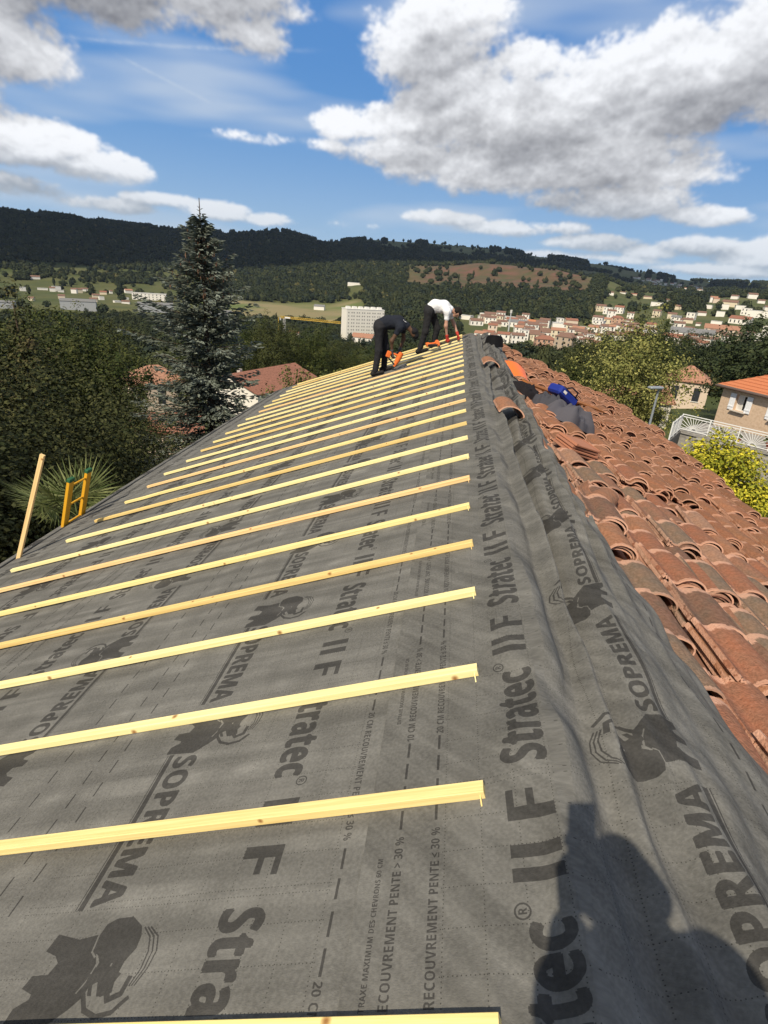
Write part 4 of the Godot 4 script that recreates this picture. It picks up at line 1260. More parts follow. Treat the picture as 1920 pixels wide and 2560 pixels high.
# ---------- buildings of the valley: azimuth, height of the foot, width, height (degrees as seen from the roof), kind
const TOWN := [[4.8,-5.59,1.11,0.96,"r"],[6.1,-5.54,1.24,1.0,"r"],[4.0,-5.52,0.72,0.78,"g"],[8.7,-5.95,1.86,1.37,"s"],[10.5,-5.8,1.69,1.56,"t"],[7.4,-4.93,1.56,0.77,"r"],[8.8,-4.8,1.45,0.76,"r"],[6.1,-4.61,0.53,0.39,"f"],[12.0,-4.57,1.42,0.87,"c"],[6.0,-4.02,1.75,0.6,"y"],[7.5,-3.84,1.35,0.5,"o"],[10.2,-3.89,2.25,0.5,"f"],[10.7,-3.38,1.09,0.45,"r"],[3.9,-4.2,0.99,0.47,"c"],[3.1,-3.66,1.79,0.26,"f"],[1.0,-3.74,1.36,0.35,"f"],[2.1,-3.91,0.72,0.22,"f"],[12.5,-5.29,0.92,0.92,"r"],[9.9,-7.05,0.94,0.48,"r"],[14.4,-4.41,1.21,0.57,"r"],[2.4,-5.64,1.44,0.52,"r"],[14.6,-2.94,1.03,0.62,"s"],[14.8,-3.41,0.83,0.47,"g"],[13.9,-3.55,0.52,0.32,"f"],[15.3,-3.57,0.62,0.42,"g"],[19.3,-2.54,0.77,0.66,"y"],[20.8,-3.78,3.4,1.01,"y"],[22.9,-3.14,2.58,0.88,"r"],[24.1,-2.06,1.57,0.62,"r"],[25.3,-1.4,1.84,0.47,"f"],[23.0,-0.79,1.15,0.48,"c"],[23.8,-0.95,0.79,0.28,"f"],[22.5,-1.62,0.63,0.38,"f"],[24.4,-0.04,0.69,0.42,"r"],[23.2,-0.14,0.53,0.28,"g"],[21.7,-0.56,0.54,0.48,"r"],[17.5,-1.21,0.98,0.25,"f"],[18.3,-0.79,0.29,0.2,"g"],[14.6,-4.46,1.56,0.75,"r"],[16.5,-4.36,2.01,0.84,"r"],[19.4,-4.04,1.54,0.71,"r"],[20.9,-4.18,1.6,0.71,"r"],[22.0,-4.06,0.93,0.8,"g"],[21.3,-4.97,1.69,0.81,"f"],[21.2,-5.52,1.22,0.72,"y"],[26.1,-2.77,0.51,0.76,"f"],[12.2,-5.2,0.98,0.76,"r"],[21.9,-0.59,0.45,0.39,"r"],[21.5,-1.07,0.55,0.29,"f"],[22.7,-1.06,0.54,0.38,"f"],[25.1,-0.36,0.51,0.28,"r"],[21.1,-2.51,0.37,0.24,"g"],[15.5,-0.51,0.5,0.16,"r"],[14.6,-0.43,0.51,0.16,"g"],[16.7,-0.72,0.7,0.2,"r"],[19.4,-1.25,0.39,0.12,"f"],[22.4,-2.28,0.82,0.29,"f"],[16.9,-3.89,1.01,0.31,"f"],[17.8,-3.69,0.8,0.31,"y"],[-33.7,-4.91,2.7,0.88,"h"],[-27.6,-4.82,2.94,0.78,"h"],[-28.0,-3.87,2.81,0.53,"f"],[-35.5,-3.53,0.42,0.36,"g"],[-33.9,-3.59,0.43,0.41,"g"],[-31.7,-3.58,0.54,0.28,"r"],[-31.1,-3.5,0.23,0.28,"g"],[-31.9,-4.01,0.4,0.24,"f"],[-36.2,-3.45,0.75,0.13,"f"],[-34.9,-3.53,0.43,0.14,"f"],[-38.8,-4.89,0.97,0.53,"h"],[-36.6,-2.61,0.66,0.26,"r"],[-29.9,-3.91,0.28,0.13,"f"],[-30.7,-4.19,0.55,0.13,"f"],[-22.1,-4.79,2.07,0.36,"h"],[-12.9,-3.86,0.98,0.46,"y"],[-8.6,-7.03,2.02,1.28,"r"],[-15.3,-6.36,1.2,0.42,"r"],[-17.4,-6.46,0.65,0.31,"g"],[-9.7,-1.5,1.19,0.2,"f"],[-22.8,-3.77,0.51,0.15,"f"],[18.8,0.28,0.31,0.18,"y"],[18.9,0.37,0.33,0.16,"g"],[19.0,0.2,0.16,0.13,"g"],[17.4,0.72,0.2,0.17,"f"],[16.9,0.43,0.32,0.11,"g"],[16.0,0.68,0.17,0.1,"g"],[16.4,0.79,0.37,0.17,"g"],[17.0,0.72,0.34,0.16,"g"],[20.5,0.21,0.35,0.17,"g"],[15.3,0.85,0.36,0.12,"g"],[17.0,0.55,0.14,0.16,"g"],[15.6,0.83,0.21,0.17,"g"],[18.0,0.35,0.15,0.18,"g"],[20.6,0.32,0.22,0.14,"f"],[17.4,0.51,0.13,0.1,"g"],[18.9,0.18,0.16,0.11,"f"],[17.2,0.63,0.25,0.17,"g"],[18.6,0.27,0.21,0.12,"f"],[20.5,0.41,0.2,0.15,"g"],[17.2,0.37,0.27,0.12,"g"],[17.0,0.46,0.29,0.16,"g"],[20.8,0.36,0.14,0.18,"r"],[20.4,0.44,0.29,0.13,"g"],[17.8,0.51,0.15,0.18,"g"],[19.8,0.39,0.18,0.18,"r"],[20.6,0.22,0.3,0.11,"f"],[17.3,0.75,0.24,0.11,"r"],[20.1,0.12,0.23,0.14,"y"],[17.0,0.69,0.25,0.17,"g"],[17.5,0.3,0.36,0.15,"f"],[20.1,0.42,0.24,0.14,"r"],[20.1,0.35,0.31,0.17,"y"],[18.5,0.63,0.21,0.15,"y"],[16.8,0.62,0.32,0.16,"g"],[20.6,0.32,0.17,0.17,"f"],[18.3,0.55,0.29,0.14,"r"],[19.0,0.24,0.21,0.16,"y"],[20.5,0.31,0.33,0.11,"y"],[17.8,0.55,0.21,0.11,"g"],[16.4,0.73,0.34,0.13,"g"],[19.4,0.25,0.17,0.17,"r"],[18.2,0.21,0.2,0.14,"y"],[16.8,0.4,0.18,0.15,"r"],[18.9,0.51,0.29,0.15,"g"],[20.8,0.1,0.17,0.17,"g"],[17.0,0.73,0.18,0.1,"f"],[7.7,-4.28,1.0,0.5,"r"],[13.5,-4.58,0.99,0.61,"g"],[5.0,-5.4,0.97,0.79,"r"],[4.3,-3.86,0.64,0.74,"r"],[8.1,-4.01,1.01,0.73,"r"],[2.7,-5.3,1.15,0.63,"r"],[13.4,-4.68,0.87,0.68,"r"],[8.4,-3.9,0.93,0.79,"r"],[8.6,-4.54,0.65,0.66,"t"],[9.1,-4.59,0.83,0.46,"t"],[3.4,-5.07,1.07,0.54,"r"],[12.0,-4.74,0.79,0.54,"r"],[6.5,-4.53,1.09,0.63,"r"],[6.7,-3.94,0.62,0.46,"t"],[7.2,-4.74,1.06,0.49,"g"],[4.9,-5.27,0.76,0.6,"c"],[6.3,-4.32,0.63,0.61,"r"],[6.2,-4.63,1.02,0.75,"r"],[13.0,-5.12,1.15,0.58,"r"],[10.9,-5.03,0.96,0.78,"r"],[4.5,-4.05,0.9,0.54,"r"],[13.3,-3.7,0.9,0.46,"r"],[20.2,-2.39,0.77,0.41,"c"],[25.6,-3.21,0.89,0.52,"f"],[17.5,-3.7,0.75,0.62,"g"],[21.3,-4.49,0.85,0.53,"r"],[27.2,-2.77,0.79,0.52,"r"],[21.3,-3.76,1.15,0.62,"c"],[13.7,-2.23,0.78,0.53,"f"],[14.5,-4.44,0.93,0.55,"c"],[21.1,-1.71,0.67,0.33,"g"],[23.1,-3.24,0.65,0.43,"r"],[16.0,-3.3,0.92,0.57,"c"],[13.9,-3.06,0.79,0.51,"r"],[21.8,-4.36,0.94,0.74,"r"],[13.6,-0.64,0.44,0.28,"r"],[20.5,-3.2,0.76,0.53,"g"],[19.9,-3.55,1.05,0.65,"r"],[23.3,-2.89,0.91,0.51,"c"],[27.1,-1.81,0.66,0.45,"r"],[15.4,-3.31,0.69,0.55,"r"],[19.5,-2.52,0.67,0.45,"g"],[17.1,-3.98,0.66,0.64,"f"],[19.3,-1.31,0.61,0.33,"c"],[16.4,-3.89,0.77,0.72,"g"],[25.7,-0.87,0.56,0.37,"g"],[23.8,-3.09,0.71,0.43,"f"],[-35.2,-3.51,0.61,0.36,"f"],[-37.6,-3.57,0.42,0.28,"f"],[-29.7,-3.42,0.62,0.32,"r"],[-32.5,-4.21,0.59,0.32,"c"],[-37.1,-4.29,0.39,0.3,"c"],[-32.3,-3.88,0.57,0.3,"c"],[-30.0,-4.27,0.65,0.25,"g"],[-33.6,-3.53,0.59,0.37,"c"],[-33.1,-3.43,0.48,0.26,"g"],[-34.9,-4.09,0.5,0.35,"r"],[12.7,-4.04,0.85,0.75,"r"],[22.4,-3.96,0.93,0.67,"g"],[15.6,-2.5,0.56,0.63,"g"],[17.6,-3.74,0.82,0.7,"r"],[15.7,-3.71,0.93,0.68,"r"],[25.1,-3.26,0.67,0.72,"g"],[13.0,-2.05,0.85,0.56,"r"],[15.6,-3.02,0.73,0.56,"r"],[19.7,-3.56,0.75,0.67,"f"],[24.3,-3.42,0.67,0.68,"c"],[13.9,-3.78,1.12,0.7,"r"],[22.5,-3.49,0.75,0.75,"r"],[14.2,-3.75,0.79,0.64,"r"],[20.9,-4.02,0.68,0.84,"r"],[26.9,-3.76,0.7,0.82,"r"],[19.6,-2.81,0.92,0.53,"g"],[27.2,-2.83,0.83,0.68,"f"],[14.6,-2.08,0.78,0.64,"r"],[14.0,-2.54,0.72,0.69,"r"],[24.3,-1.37,0.76,0.51,"f"],[20.4,-2.11,0.68,0.58,"f"],[17.4,-3.21,0.84,0.58,"r"],[23.5,-3.74,0.74,0.78,"r"],[18.9,-2.12,0.72,0.47,"c"],[16.4,-3.75,1.06,0.63,"g"],[13.0,-2.98,0.9,0.53,"g"],[17.7,-2.17,0.65,0.6,"r"],[13.1,-3.62,0.98,0.77,"f"],[12.7,-4.77,0.8,0.6,"f"],[3.3,-3.76,1.07,0.82,"c"],[6.1,-3.86,0.78,0.8,"c"],[6.3,-3.82,0.74,0.71,"g"],[11.7,-4.03,1.04,0.54,"f"],[12.8,-4.02,0.93,0.8,"c"],[11.0,-4.54,0.8,0.86,"g"],[2.1,-4.22,1.21,0.62,"g"],[9.7,-4.68,1.29,0.85,"r"],[5.4,-3.91,1.05,0.66,"r"],[5.2,-3.78,1.13,0.59,"f"],[8.1,-5.15,1.04,0.78,"c"],[7.3,-4.39,1.07,0.85,"g"],[4.3,-3.41,0.83,0.6,"g"],[12.4,-4.69,0.92,0.72,"r"],[9.7,-3.71,0.62,0.73,"f"],[10.5,-5.04,1.33,0.88,"g"],[6.6,-4.24,1.11,0.7,"r"],[12.0,-4.72,1.12,0.65,"g"],[7.1,-4.78,0.9,0.9,"g"],[11.5,-4.16,1.12,0.68,"r"],[3.7,-4.87,0.86,0.9,"r"],[2.9,-3.68,0.99,0.61,"f"],[6.7,-5.15,0.77,0.89,"f"],[7.2,-5.03,0.99,0.66,"c"],[8.7,-4.7,1.21,0.77,"g"],[2.9,-3.96,0.97,0.79,"r"],[8.1,-4.18,1.09,0.63,"c"],[10.9,-4.17,0.96,0.82,"c"],[10.5,-4.07,0.73,0.75,"r"],[7.2,-4.29,1.13,0.83,"r"],[6.6,-3.46,0.67,0.65,"g"],[11.1,-4.37,0.77,0.72,"r"],[7.5,-4.04,0.74,0.58,"c"],[3.4,-3.96,1.04,0.71,"g"]]
var sites := []      # azimuth, distance, half width in degrees, depth

func near_building(az: float, r: float) -> bool:
	for s in sites:
		if absf(az - s[0]) < s[2] * 1.02 + 0.12 and r > s[1] - (s[1] * 0.13 + 16.0) and r < s[1] + s[3] + 4.0: return true
	return false

# a building: x along the front, gable or hip or flat roof; front faces +z
func building(called: String, label: String, at: Vector3, turn: float, w: float, d: float, hw: float, roof: String, rise: float, wall_m: Material, roof_m: Material, rows: int, cols: int, group := "", eave := 0.35) -> Node3D:
	var o := thing(called, at, label, "building" if w > 24.0 else "house", group, turn)
	var wl := MB.new()
	var x := w * 0.5
	var z := d * 0.5
	var f := -3.0
	var A := [Vector3(-x, f, z), Vector3(x, f, z), Vector3(x, f, -z), Vector3(-x, f, -z)]
	var up := Vector3(0, hw - f, 0)
	for i in 4: wl.quad(A[i], A[(i + 1) % 4], A[(i + 1) % 4] + up, A[i] + up)
	var rf := MB.new()
	var ex := x + eave
	var ez := z + eave
	var th := Vector3(0, 0.18, 0)
	var drop := rise * eave / z
	if roof == "gable":
		var a := Vector3(-ex, hw - drop, ez)
		var b := Vector3(ex, hw - drop, ez)
		var c := Vector3(ex, hw + rise, 0)
		var e := Vector3(-ex, hw + rise, 0)
		var a2 := Vector3(-ex, hw - drop, -ez)
		var b2 := Vector3(ex, hw - drop, -ez)
		rf.quad(a + th, b + th, c + th, e + th); rf.quad(b2 + th, a2 + th, e + th, c + th)
		rf.quad(b, a, e, c); rf.quad(a2, b2, c, e)
		rf.quad(a, b, b + th, a + th); rf.quad(b2, a2, a2 + th, b2 + th)
		rf.quad(b, c, c + th, b + th); rf.quad(c, b2, b2 + th, c + th); rf.quad(e, a, a + th, e + th); rf.quad(a2, e, e + th, a2 + th)
		wl.tri(Vector3(x, hw, z), Vector3(x, hw, -z), Vector3(x, hw + rise, 0)); wl.tri(Vector3(-x, hw, -z), Vector3(-x, hw, z), Vector3(-x, hw + rise, 0))
	elif roof == "hip":
		var k := maxf(ex - ez, 0.3)
		var a := Vector3(-ex, hw - drop, ez)
		var b := Vector3(ex, hw - drop, ez)
		var b2 := Vector3(ex, hw - drop, -ez)
		var a2 := Vector3(-ex, hw - drop, -ez)
		var c := Vector3(k, hw + rise, 0)
		var e := Vector3(-k, hw + rise, 0)
		rf.quad(a + th, b + th, c + th, e + th); rf.quad(b2 + th, a2 + th, e + th, c + th)
		rf.tri(b + th, b2 + th, c + th); rf.tri(a2 + th, a + th, e + th)
		rf.quad(a2, b2, b, a)
		rf.quad(a, b, b + th, a + th); rf.quad(b, b2, b2 + th, b + th); rf.quad(b2, a2, a2 + th, b2 + th); rf.quad(a2, a, a + th, a2 + th)
	else:
		rf.box(Transform3D(Basis(), Vector3(0, hw + 0.15, 0)), Vector3(w + 0.3, 0.3, d + 0.3))
	put(wl, "wall", wall_m, o)
	put(rf, "roof", roof_m, o)
	var ph := hw / maxf(rows, 1)
	if rows > 0:
		var ww := minf(1.1, w / cols * 0.5)
		var wm := MB.new()
		wm.box(Transform3D(), Vector3(ww, ph * 0.5, 0.10))
		var mesh := wm.mesh()
		var fr := MB.new()
		fr.box(Transform3D(), Vector3(ww + 0.24, 0.12, 0.16))
		var sill := fr.mesh()
		for j in rows:
			for i in cols:
				var p := Vector3(-x + (i + 0.5) * w / cols, ph * (j + 0.52), z + 0.02)
				var wi := put(mesh, "window", mats.far_glass, o)
				wi.position = p
				if w < 20.0:
					var si := put(sill, "sill", mats.far_white, wi)
					si.position = Vector3(0, -ph * 0.25 - 0.06, 0.03)
		if w < 24.0:
			for j in rows:
				for sx in [-1.0, 1.0]:
					var wi := put(mesh, "window", mats.far_glass, o)
					wi.transform = Transform3D(Basis(Vector3.UP, PI * 0.5), Vector3(sx * (x + 0.02), ph * (j + 0.52), z * 0.2))
	return o

func town_sites() -> void:
	for b in TOWN:
		var r := reach(b[0], b[1], 70.0 if b[1] < -5.0 else 200.0)
		sites.append([b[0], r, b[2] * 0.5, maxf(8.0, r * deg_to_rad(b[2]) * 0.6)])
	sites.append([-8.9, 520.0, 2.0, 16.0])
func town_materials() -> void:
	mat("far_glass", lin(0.035, 0.04, 0.045), 0.25)
	mat("far_white", lin(0.72, 0.70, 0.66), 0.9)
	for q in [["w_white", 0.78, 0.74, 0.67], ["w_cream", 0.66, 0.57, 0.42], ["w_salmon", 0.50, 0.31, 0.22], ["w_tan", 0.42, 0.33, 0.25], ["w_grey", 0.36, 0.37, 0.38], ["w_peach", 0.64, 0.52, 0.41], ["w_apartment", 0.78, 0.74, 0.66]]:
		mat(q[0], lin(q[1], q[2], q[3]), 0.95)
	for q in [["r_red", 0.27, 0.125, 0.085, 71], ["r_brown", 0.20, 0.12, 0.09, 72], ["r_orange", 0.46, 0.19, 0.095, 73], ["r_grey", 0.20, 0.20, 0.20, 74], ["r_light", 0.48, 0.47, 0.45, 75], ["r_salmon", 0.36, 0.19, 0.125, 76]]:
		var base := Color(q[1], q[2], q[3])
		textured(q[0], mottled(q[4], 128, 0.05, [(base * 0.68).linear_to_srgb(), base.linear_to_srgb(), (base * 1.25).linear_to_srgb()], [0.2, 0.5, 0.85]), 0.35, 0.95, Color.WHITE, false)

func build_town() -> void:
	var r := RandomNumberGenerator.new()
	r.seed = 333
	var what := {"r": "red tiled roof", "g": "small brown gable roof", "s": "salmon walls and red roof", "t": "tan walls and red hipped roof", "f": "flat roof", "c": "cream walls and brown roof", "y": "grey roof", "o": "bright orange roof", "h": "low grey shed roof"}
	for i in TOWN.size():
		var b: Array = TOWN[i]
		var kind: String = b[4]
		var rr: float = sites[i][1]
		var w: float = rr * deg_to_rad(b[2])
		var h: float = rr * deg_to_rad(b[3]) * 1.02
		var d: float = clampf(w * 0.62, 5.0, 16.0)
		if kind == "h": d = maxf(d, 18.0)
		var roof := "flat" if kind in ["f"] else ("hip" if kind in ["t", "s"] else "gable")
		var rise := 0.0 if roof == "flat" else minf(h * (0.34 if kind != "h" else 0.18), d * 0.26)
		var hw := maxf(h - rise, 2.0)
		var wall_m: String = {"r": ["w_white", "w_white", "w_peach", "w_white", "w_cream"][i % 5], "g": "w_white", "s": "w_salmon", "t": "w_tan", "f": "w_white", "c": "w_cream", "y": "w_white", "o": "w_peach", "h": "w_grey"}[kind]
		var roof_m: String = {"r": ["r_red", "r_brown", "r_brown", "r_salmon"][i % 4], "g": "r_brown", "s": "r_red", "t": "r_brown", "f": "r_light", "c": "r_brown", "y": "r_grey", "o": "r_orange", "h": "r_grey"}[kind]
		var at := on_ground(b[0], rr)
		var turn: float = -deg_to_rad(b[0]) + r.randf_range(-0.4, 0.4) * (0.35 if w > 22.0 else 1.0)
		var px: float = b[3] * 9.9
		var rows := 0
		if px > 5.0 and kind != "h": rows = clampi(int(hw / 2.7), 1, 4)
		var cols := clampi(int(w / 3.4), 2, 9)
		var wallw: String = {"w_white": "white", "w_cream": "cream", "w_peach": "peach", "w_salmon": "salmon", "w_tan": "tan", "w_grey": "grey"}[wall_m]
		var roofw: String = {"r_red": "red", "r_brown": "brown", "r_salmon": "salmon", "r_light": "pale", "r_grey": "grey", "r_orange": "orange"}[roof_m]
		var zone := "on the valley floor among fields" if b[0] < -12.0 else ("on the hillside estate far across the valley" if b[1] > 0.05 else ("on the slope at the edge of town" if b[1] > -2.6 and b[0] > 13.0 else "in the town below the roof"))
		if b[0] < -5.0 and b[0] > -12.0: zone = "beside the white apartment block"
		var size := "tiny" if w < 7.5 else ("small" if w < 12.0 else ("long" if w > 22.0 else ""))
		var lab := ("%s %s-walled %s with %s %s roof %s" % [size, wallw, "shed" if kind == "h" else ("building" if w > 22.0 else "house"), roofw, "flat" if roof == "flat" else ("hipped" if roof == "hip" else "gabled"), zone]).strip_edges()
		building("shed" if kind == "h" else "town_house", lab, at, turn, w, d, hw, roof, rise, mats[wall_m], mats[roof_m], rows, cols, "buildings across the valley")
	# the white apartment block with its rows of windows and roof huts
	var o := thing("apartment_block", polar(-8.75, 530.0, ground_polar(-8.75, 530.0)), "white slab apartment block with rows of small windows and roof huts", "building", "", deg_to_rad(8.9) + 0.42)
	var wl := MB.new()
	wl.box(Transform3D(Basis(), Vector3(0, 11.0, 0)), Vector3(36, 27.0, 12))
	put(wl, "wall", mats.w_apartment, o)
	var rp := MB.new()
	rp.box(Transform3D(Basis(), Vector3(0, 24.75, 0)), Vector3(36.4, 0.5, 12.4))
	put(rp, "roof", mats.far_white, o)
	for i in 6:
		var hut := MB.new()
		hut.box(Transform3D(), Vector3(3.4, 1.7, 4.0))
		put(hut, "roof_hut", mats.far_white, o).position = Vector3(-15.0 + i * 6.0, 25.85, 1.0)
	var wm := MB.new()
	wm.box(Transform3D(), Vector3(1.0, 1.0, 0.2))
	var mesh := wm.mesh()
	for j in 8:
		for i in 14: put(mesh, "window", mat("apartment_window", lin(0.30, 0.28, 0.25), 0.3), o).position = Vector3(-16.2 + i * 2.5 + (0.5 if i % 2 else 0.0), 1.9 + j * 2.85, 6.03)
	# tower crane
	var cb := polar(-16.2, 470.0, ground_polar(-16.2, 470.0))
	var cr := thing("tower_crane", cb, "yellow tower crane with pale mast over the trees", "crane", "", deg_to_rad(-7.0))
	var ms := MB.new()
	var top := 470.0 * tan(deg_to_rad(-4.80)) - cb.y
	for s in [[-0.7, -0.7], [0.7, -0.7], [0.7, 0.7], [-0.7, 0.7]]: ms.bar(Vector3(s[0], -1, s[1]), Vector3(s[0], top, s[1]), 0.22, 0.22, Vector3.FORWARD)
	for k in int(top / 1.6):
		for s in [[-0.7, 0.7, 0.7, 0.7], [-0.7, -0.7, 0.7, -0.7], [-0.7, -0.7, -0.7, 0.7], [0.7, -0.7, 0.7, 0.7]]:
			ms.bar(Vector3(s[0], k * 1.6, s[1]), Vector3(s[2], k * 1.6 + 1.6, s[3]), 0.1, 0.1)
	put(ms, "mast", mat("crane_grey", lin(0.5, 0.49, 0.46), 0.6), cr)
	var jb := MB.new()
	for yy in [[0.0, -0.6], [0.0, 0.6], [1.3, 0.0]]: jb.bar(Vector3(-3.5, top + yy[0], yy[1]), Vector3(46, top + yy[0], yy[1]), 0.28, 0.28)
	for k in 32:
		for s in [-0.6, 0.6]:
			jb.bar(Vector3(-3.5 + k * 1.55, top, s), Vector3(-2.7 + k * 1.55, top + 1.3, 0), 0.12, 0.12)
			jb.bar(Vector3(-2.7 + k * 1.55, top + 1.3, 0), Vector3(-1.95 + k * 1.55, top, s), 0.12, 0.12)
	put(jb, "jib", mat("crane_yellow", lin(0.55, 0.36, 0.06), 0.6), cr)
	var sg := MB.new()
	sg.box(Transform3D(Basis(), Vector3(3.0, top + 0.6, 0.8)), Vector3(4.5, 1.1, 0.15))
	put(sg, "sign_panel", mats.far_white, cr)
	var cw := MB.new()
	cw.box(Transform3D(Basis(), Vector3(-3.2, top - 0.8, 0)), Vector3(1.2, 2.0, 1.4), null, 0.05)
	put(cw, "counterweight", mat("crane_grey", Color.GRAY), cr)
	# a second, thinner mast beside it
	var m2 := thing("mast", polar(-16.75, 470.0, ground_polar(-16.7, 470.0)), "thin yellow mast standing close to the tower crane", "mast")
	var mm := MB.new()
	mm.tube([Vector3(0, -1, 0), Vector3(0, top + 0.4, 0)], [0.35, 0.3], 6)
	put(mm, "pole", mats.crane_yellow, m2)
	# telecom mast in the town
	var tr := reach(5.2, -4.5, 200.0)
	var tm := thing("telecom_mast", on_ground(5.2, tr), "pale lattice telecom mast rising over the town roofs", "mast")
	var th := tr * (tan(deg_to_rad(-2.56)) - tan(deg_to_rad(-4.5)))
	var tb := MB.new()
	tb.tube([Vector3.ZERO, Vector3(0, th, 0)], [0.75, 0.5], 8)
	put(tb, "pole", mat("mast_grey", lin(0.45, 0.46, 0.46), 0.6), tm)
	for k in 3:
		var an := MB.new()
		an.box(Transform3D(Basis(Vector3.UP, k * TAU / 3.0), Vector3(sin(k * TAU / 3.0) * 0.8, th - 1.6, cos(k * TAU / 3.0) * 0.8)), Vector3(0.6, 3.0, 0.35), null, 0.04)
		put(an, "antenna", mats.far_white, tm)
# ---------- things around the house
func build_near_trees() -> void:
	textured("bark", mottled(81, 128, 0.05, [Color(0.22, 0.18, 0.15), Color(0.34, 0.29, 0.24), Color(0.44, 0.39, 0.33)], [0.2, 0.5, 0.9]), 1.2)
	var dark0 := Color(0.030, 0.036, 0.014)
	var dark1 := Color(0.078, 0.080, 0.030)
	var mid0 := Color(0.030, 0.044, 0.012)
	var mid1 := Color(0.078, 0.084, 0.026)
	var fd := foliage("leaf_dark", Color(0.03, 0.034, 0.009))
	var fm := foliage("leaf_mid", Color(0.05, 0.06, 0.012))
	var fy := foliage("leaf_yellow", Color(0.16, 0.14, 0.02))
	# broadleaf kinds; each is built once and copied
	var big_dark := [crown(301, 8.6, 7.6, 0.8, 520, 44, 0.13, dark0, dark1, 0.5), crown(302, 8.2, 6.4, 0.6, 480, 44, 0.13, dark0, dark1, 0.55)]
	var tall_mid := [crown(311, 13.5, 8.0, 2.4, 460, 36, 0.24, mid0, mid1, 0.55), crown(312, 12.5, 6.6, 1.5, 430, 36, 0.23, mid0, mid1, 0.5), crown(313, 14.0, 9.0, 2.0, 480, 36, 0.25, dark0, mid1, 0.5)]
	var meshes_d := big_dark.map(func(m): return m.mesh())
	var meshes_m := tall_mid.map(func(m): return m.mesh())
	var tk_d := trunk(6.5, 0.22, 9, 5, 2.6).mesh()
	var tk_m := trunk(10.5, 0.24, 10, 6, 3.0).mesh()
	# azimuth, distance, height scale, width scale
	var k := 0
	for q in [[-40.0, 15.5, 0.80, 0.85], [-46.5, 14.0, 0.86, 0.9], [-34.5, 19.5, 0.86, 0.85], [-52.0, 17.0, 0.95, 1.0], [-42.5, 21.0, 1.0, 1.0], [-37.0, 24.0, 1.0, 0.9], [-31.0, 26.5, 0.82, 0.75], [-47.5, 26.0, 1.15, 1.0]]:
		var at := on_ground(q[0], q[1])
		var o := thing("dark_tree", at, ["shadowy dark green tree below the gutter beside the ladder", "dark dense garden tree standing behind the trees at the gutter"][0 if q[1] < 20.5 else 1], "tree", "dark trees beside the house", k * 1.9)
		put(tk_d, "trunk", mats.bark, o)
		put(meshes_d[k % 2], "crown", fd, o)
		o.scale = Vector3(q[3], q[2], q[3])
		k += 1
	for q in [[-39.0, 44.0, 0.84, 0.9], [-34.5, 48.0, 0.90, 0.9], [-32.0, 44.0, 0.86, 0.85], [-43.5, 40.0, 0.86, 1.0], [-36.6, 66.0, 1.0, 1.0], [-24.5, 70.0, 0.95, 0.9], [-32.8, 84.0, 1.05, 1.1], [-40.5, 80.0, 1.1, 1.1]]:
		var o := thing("broadleaf_tree", on_ground(q[0], q[1]), "olive green leafy tree on the slope between the house and the sheds", "tree", "leafy trees on the slope left of the spruce", k * 2.1)
		put(tk_m, "trunk", mats.bark, o)
		put(meshes_m[k % 3], "crown", fm, o)
		o.scale = Vector3(q[3], q[2], q[3])
		k += 1
	for q in [[-21.5, 118.0, 1.05, 1.0], [-19.2, 126.0, 1.15, 1.1], [-17.0, 112.0, 1.05, 1.0], [-14.9, 122.0, 1.1, 1.1], [-12.8, 116.0, 1.0, 1.0], [-18.2, 150.0, 1.1, 1.2], [-15.6, 155.0, 1.15, 1.2], [-13.4, 160.0, 1.0, 1.2], [-11.0, 140.0, 0.9, 1.0], [-9.0, 128.0, 0.85, 0.9], [-7.0, 120.0, 0.85, 1.0], [-23.6, 132.0, 1.1, 1.1], [-5.0, 135.0, 0.85, 1.0], [-3.0, 128.0, 0.8, 1.0], [-1.0, 140.0, 0.8, 1.0]]:
		var o := thing("broadleaf_tree", on_ground(q[0], q[1]), "dark green full-crowned tree behind the red gabled house", "tree", "trees behind the red gabled house", k * 2.3)
		put(tk_m, "trunk", mats.bark, o)
		put(meshes_m[2 - k % 3], "crown", foliage("leaf_deep", Color(0.03, 0.045, 0.01)), o)
		o.scale = Vector3(q[3], q[2], q[3])
		k += 1
	# light willow-like bushes just past the far verge
	var bush := crown(321, 7.4, 7.0, 0.4, 300, 20, 0.30, Color(0.050, 0.062, 0.016), Color(0.165, 0.165, 0.048), 0.7).mesh()
	for q in [[-12.0, 44.0, 1.0, 0.9], [-8.6, 47.0, 0.88, 0.9], [-5.5, 46.0, 0.8, 0.8], [-14.6, 62.0, 1.0, 1.0], [-2.0, 52.0, 0.9, 1.0]]:
		var o := thing("willow_bush", on_ground(q[0], q[1]), "loose yellow-green bush just past the far end of the battens", "bush", "bushes past the far end of the roof", k)
		put(trunk(4.5, 0.12, 8, 7, 2.0), "trunk", mats.bark, o)
		put(bush, "crown", fm, o)
		o.scale = Vector3(q[3], q[2], q[3])
		k += 1
	# unseen tall trees added at the left to shade the trees beside the ladder
	for q in [[-76.0, 14.0, 1.15, 1.0], [-67.0, 18.5, 1.2, 1.0], [-60.5, 23.5, 1.2, 1.0], [-88.0, 17.0, 1.15, 1.1]]:
		var o := thing("broadleaf_tree", on_ground(q[0], q[1]), "tall leafy tree added out of view to shade the garden trees", "tree", "added trees shading the garden", k * 1.1)
		put(tk_m, "trunk", mats.bark, o)
		put(meshes_m[k % 3], "crown", fm, o)
		o.scale = Vector3(q[3], q[2], q[3])
		k += 1
	# one airy tree at the far left, turning colour
	var airy := crown(331, 11.6, 4.6, 1.0, 300, 22, 0.18, Color(0.045, 0.050, 0.020), Color(0.12, 0.10, 0.045), 0.8, 1)
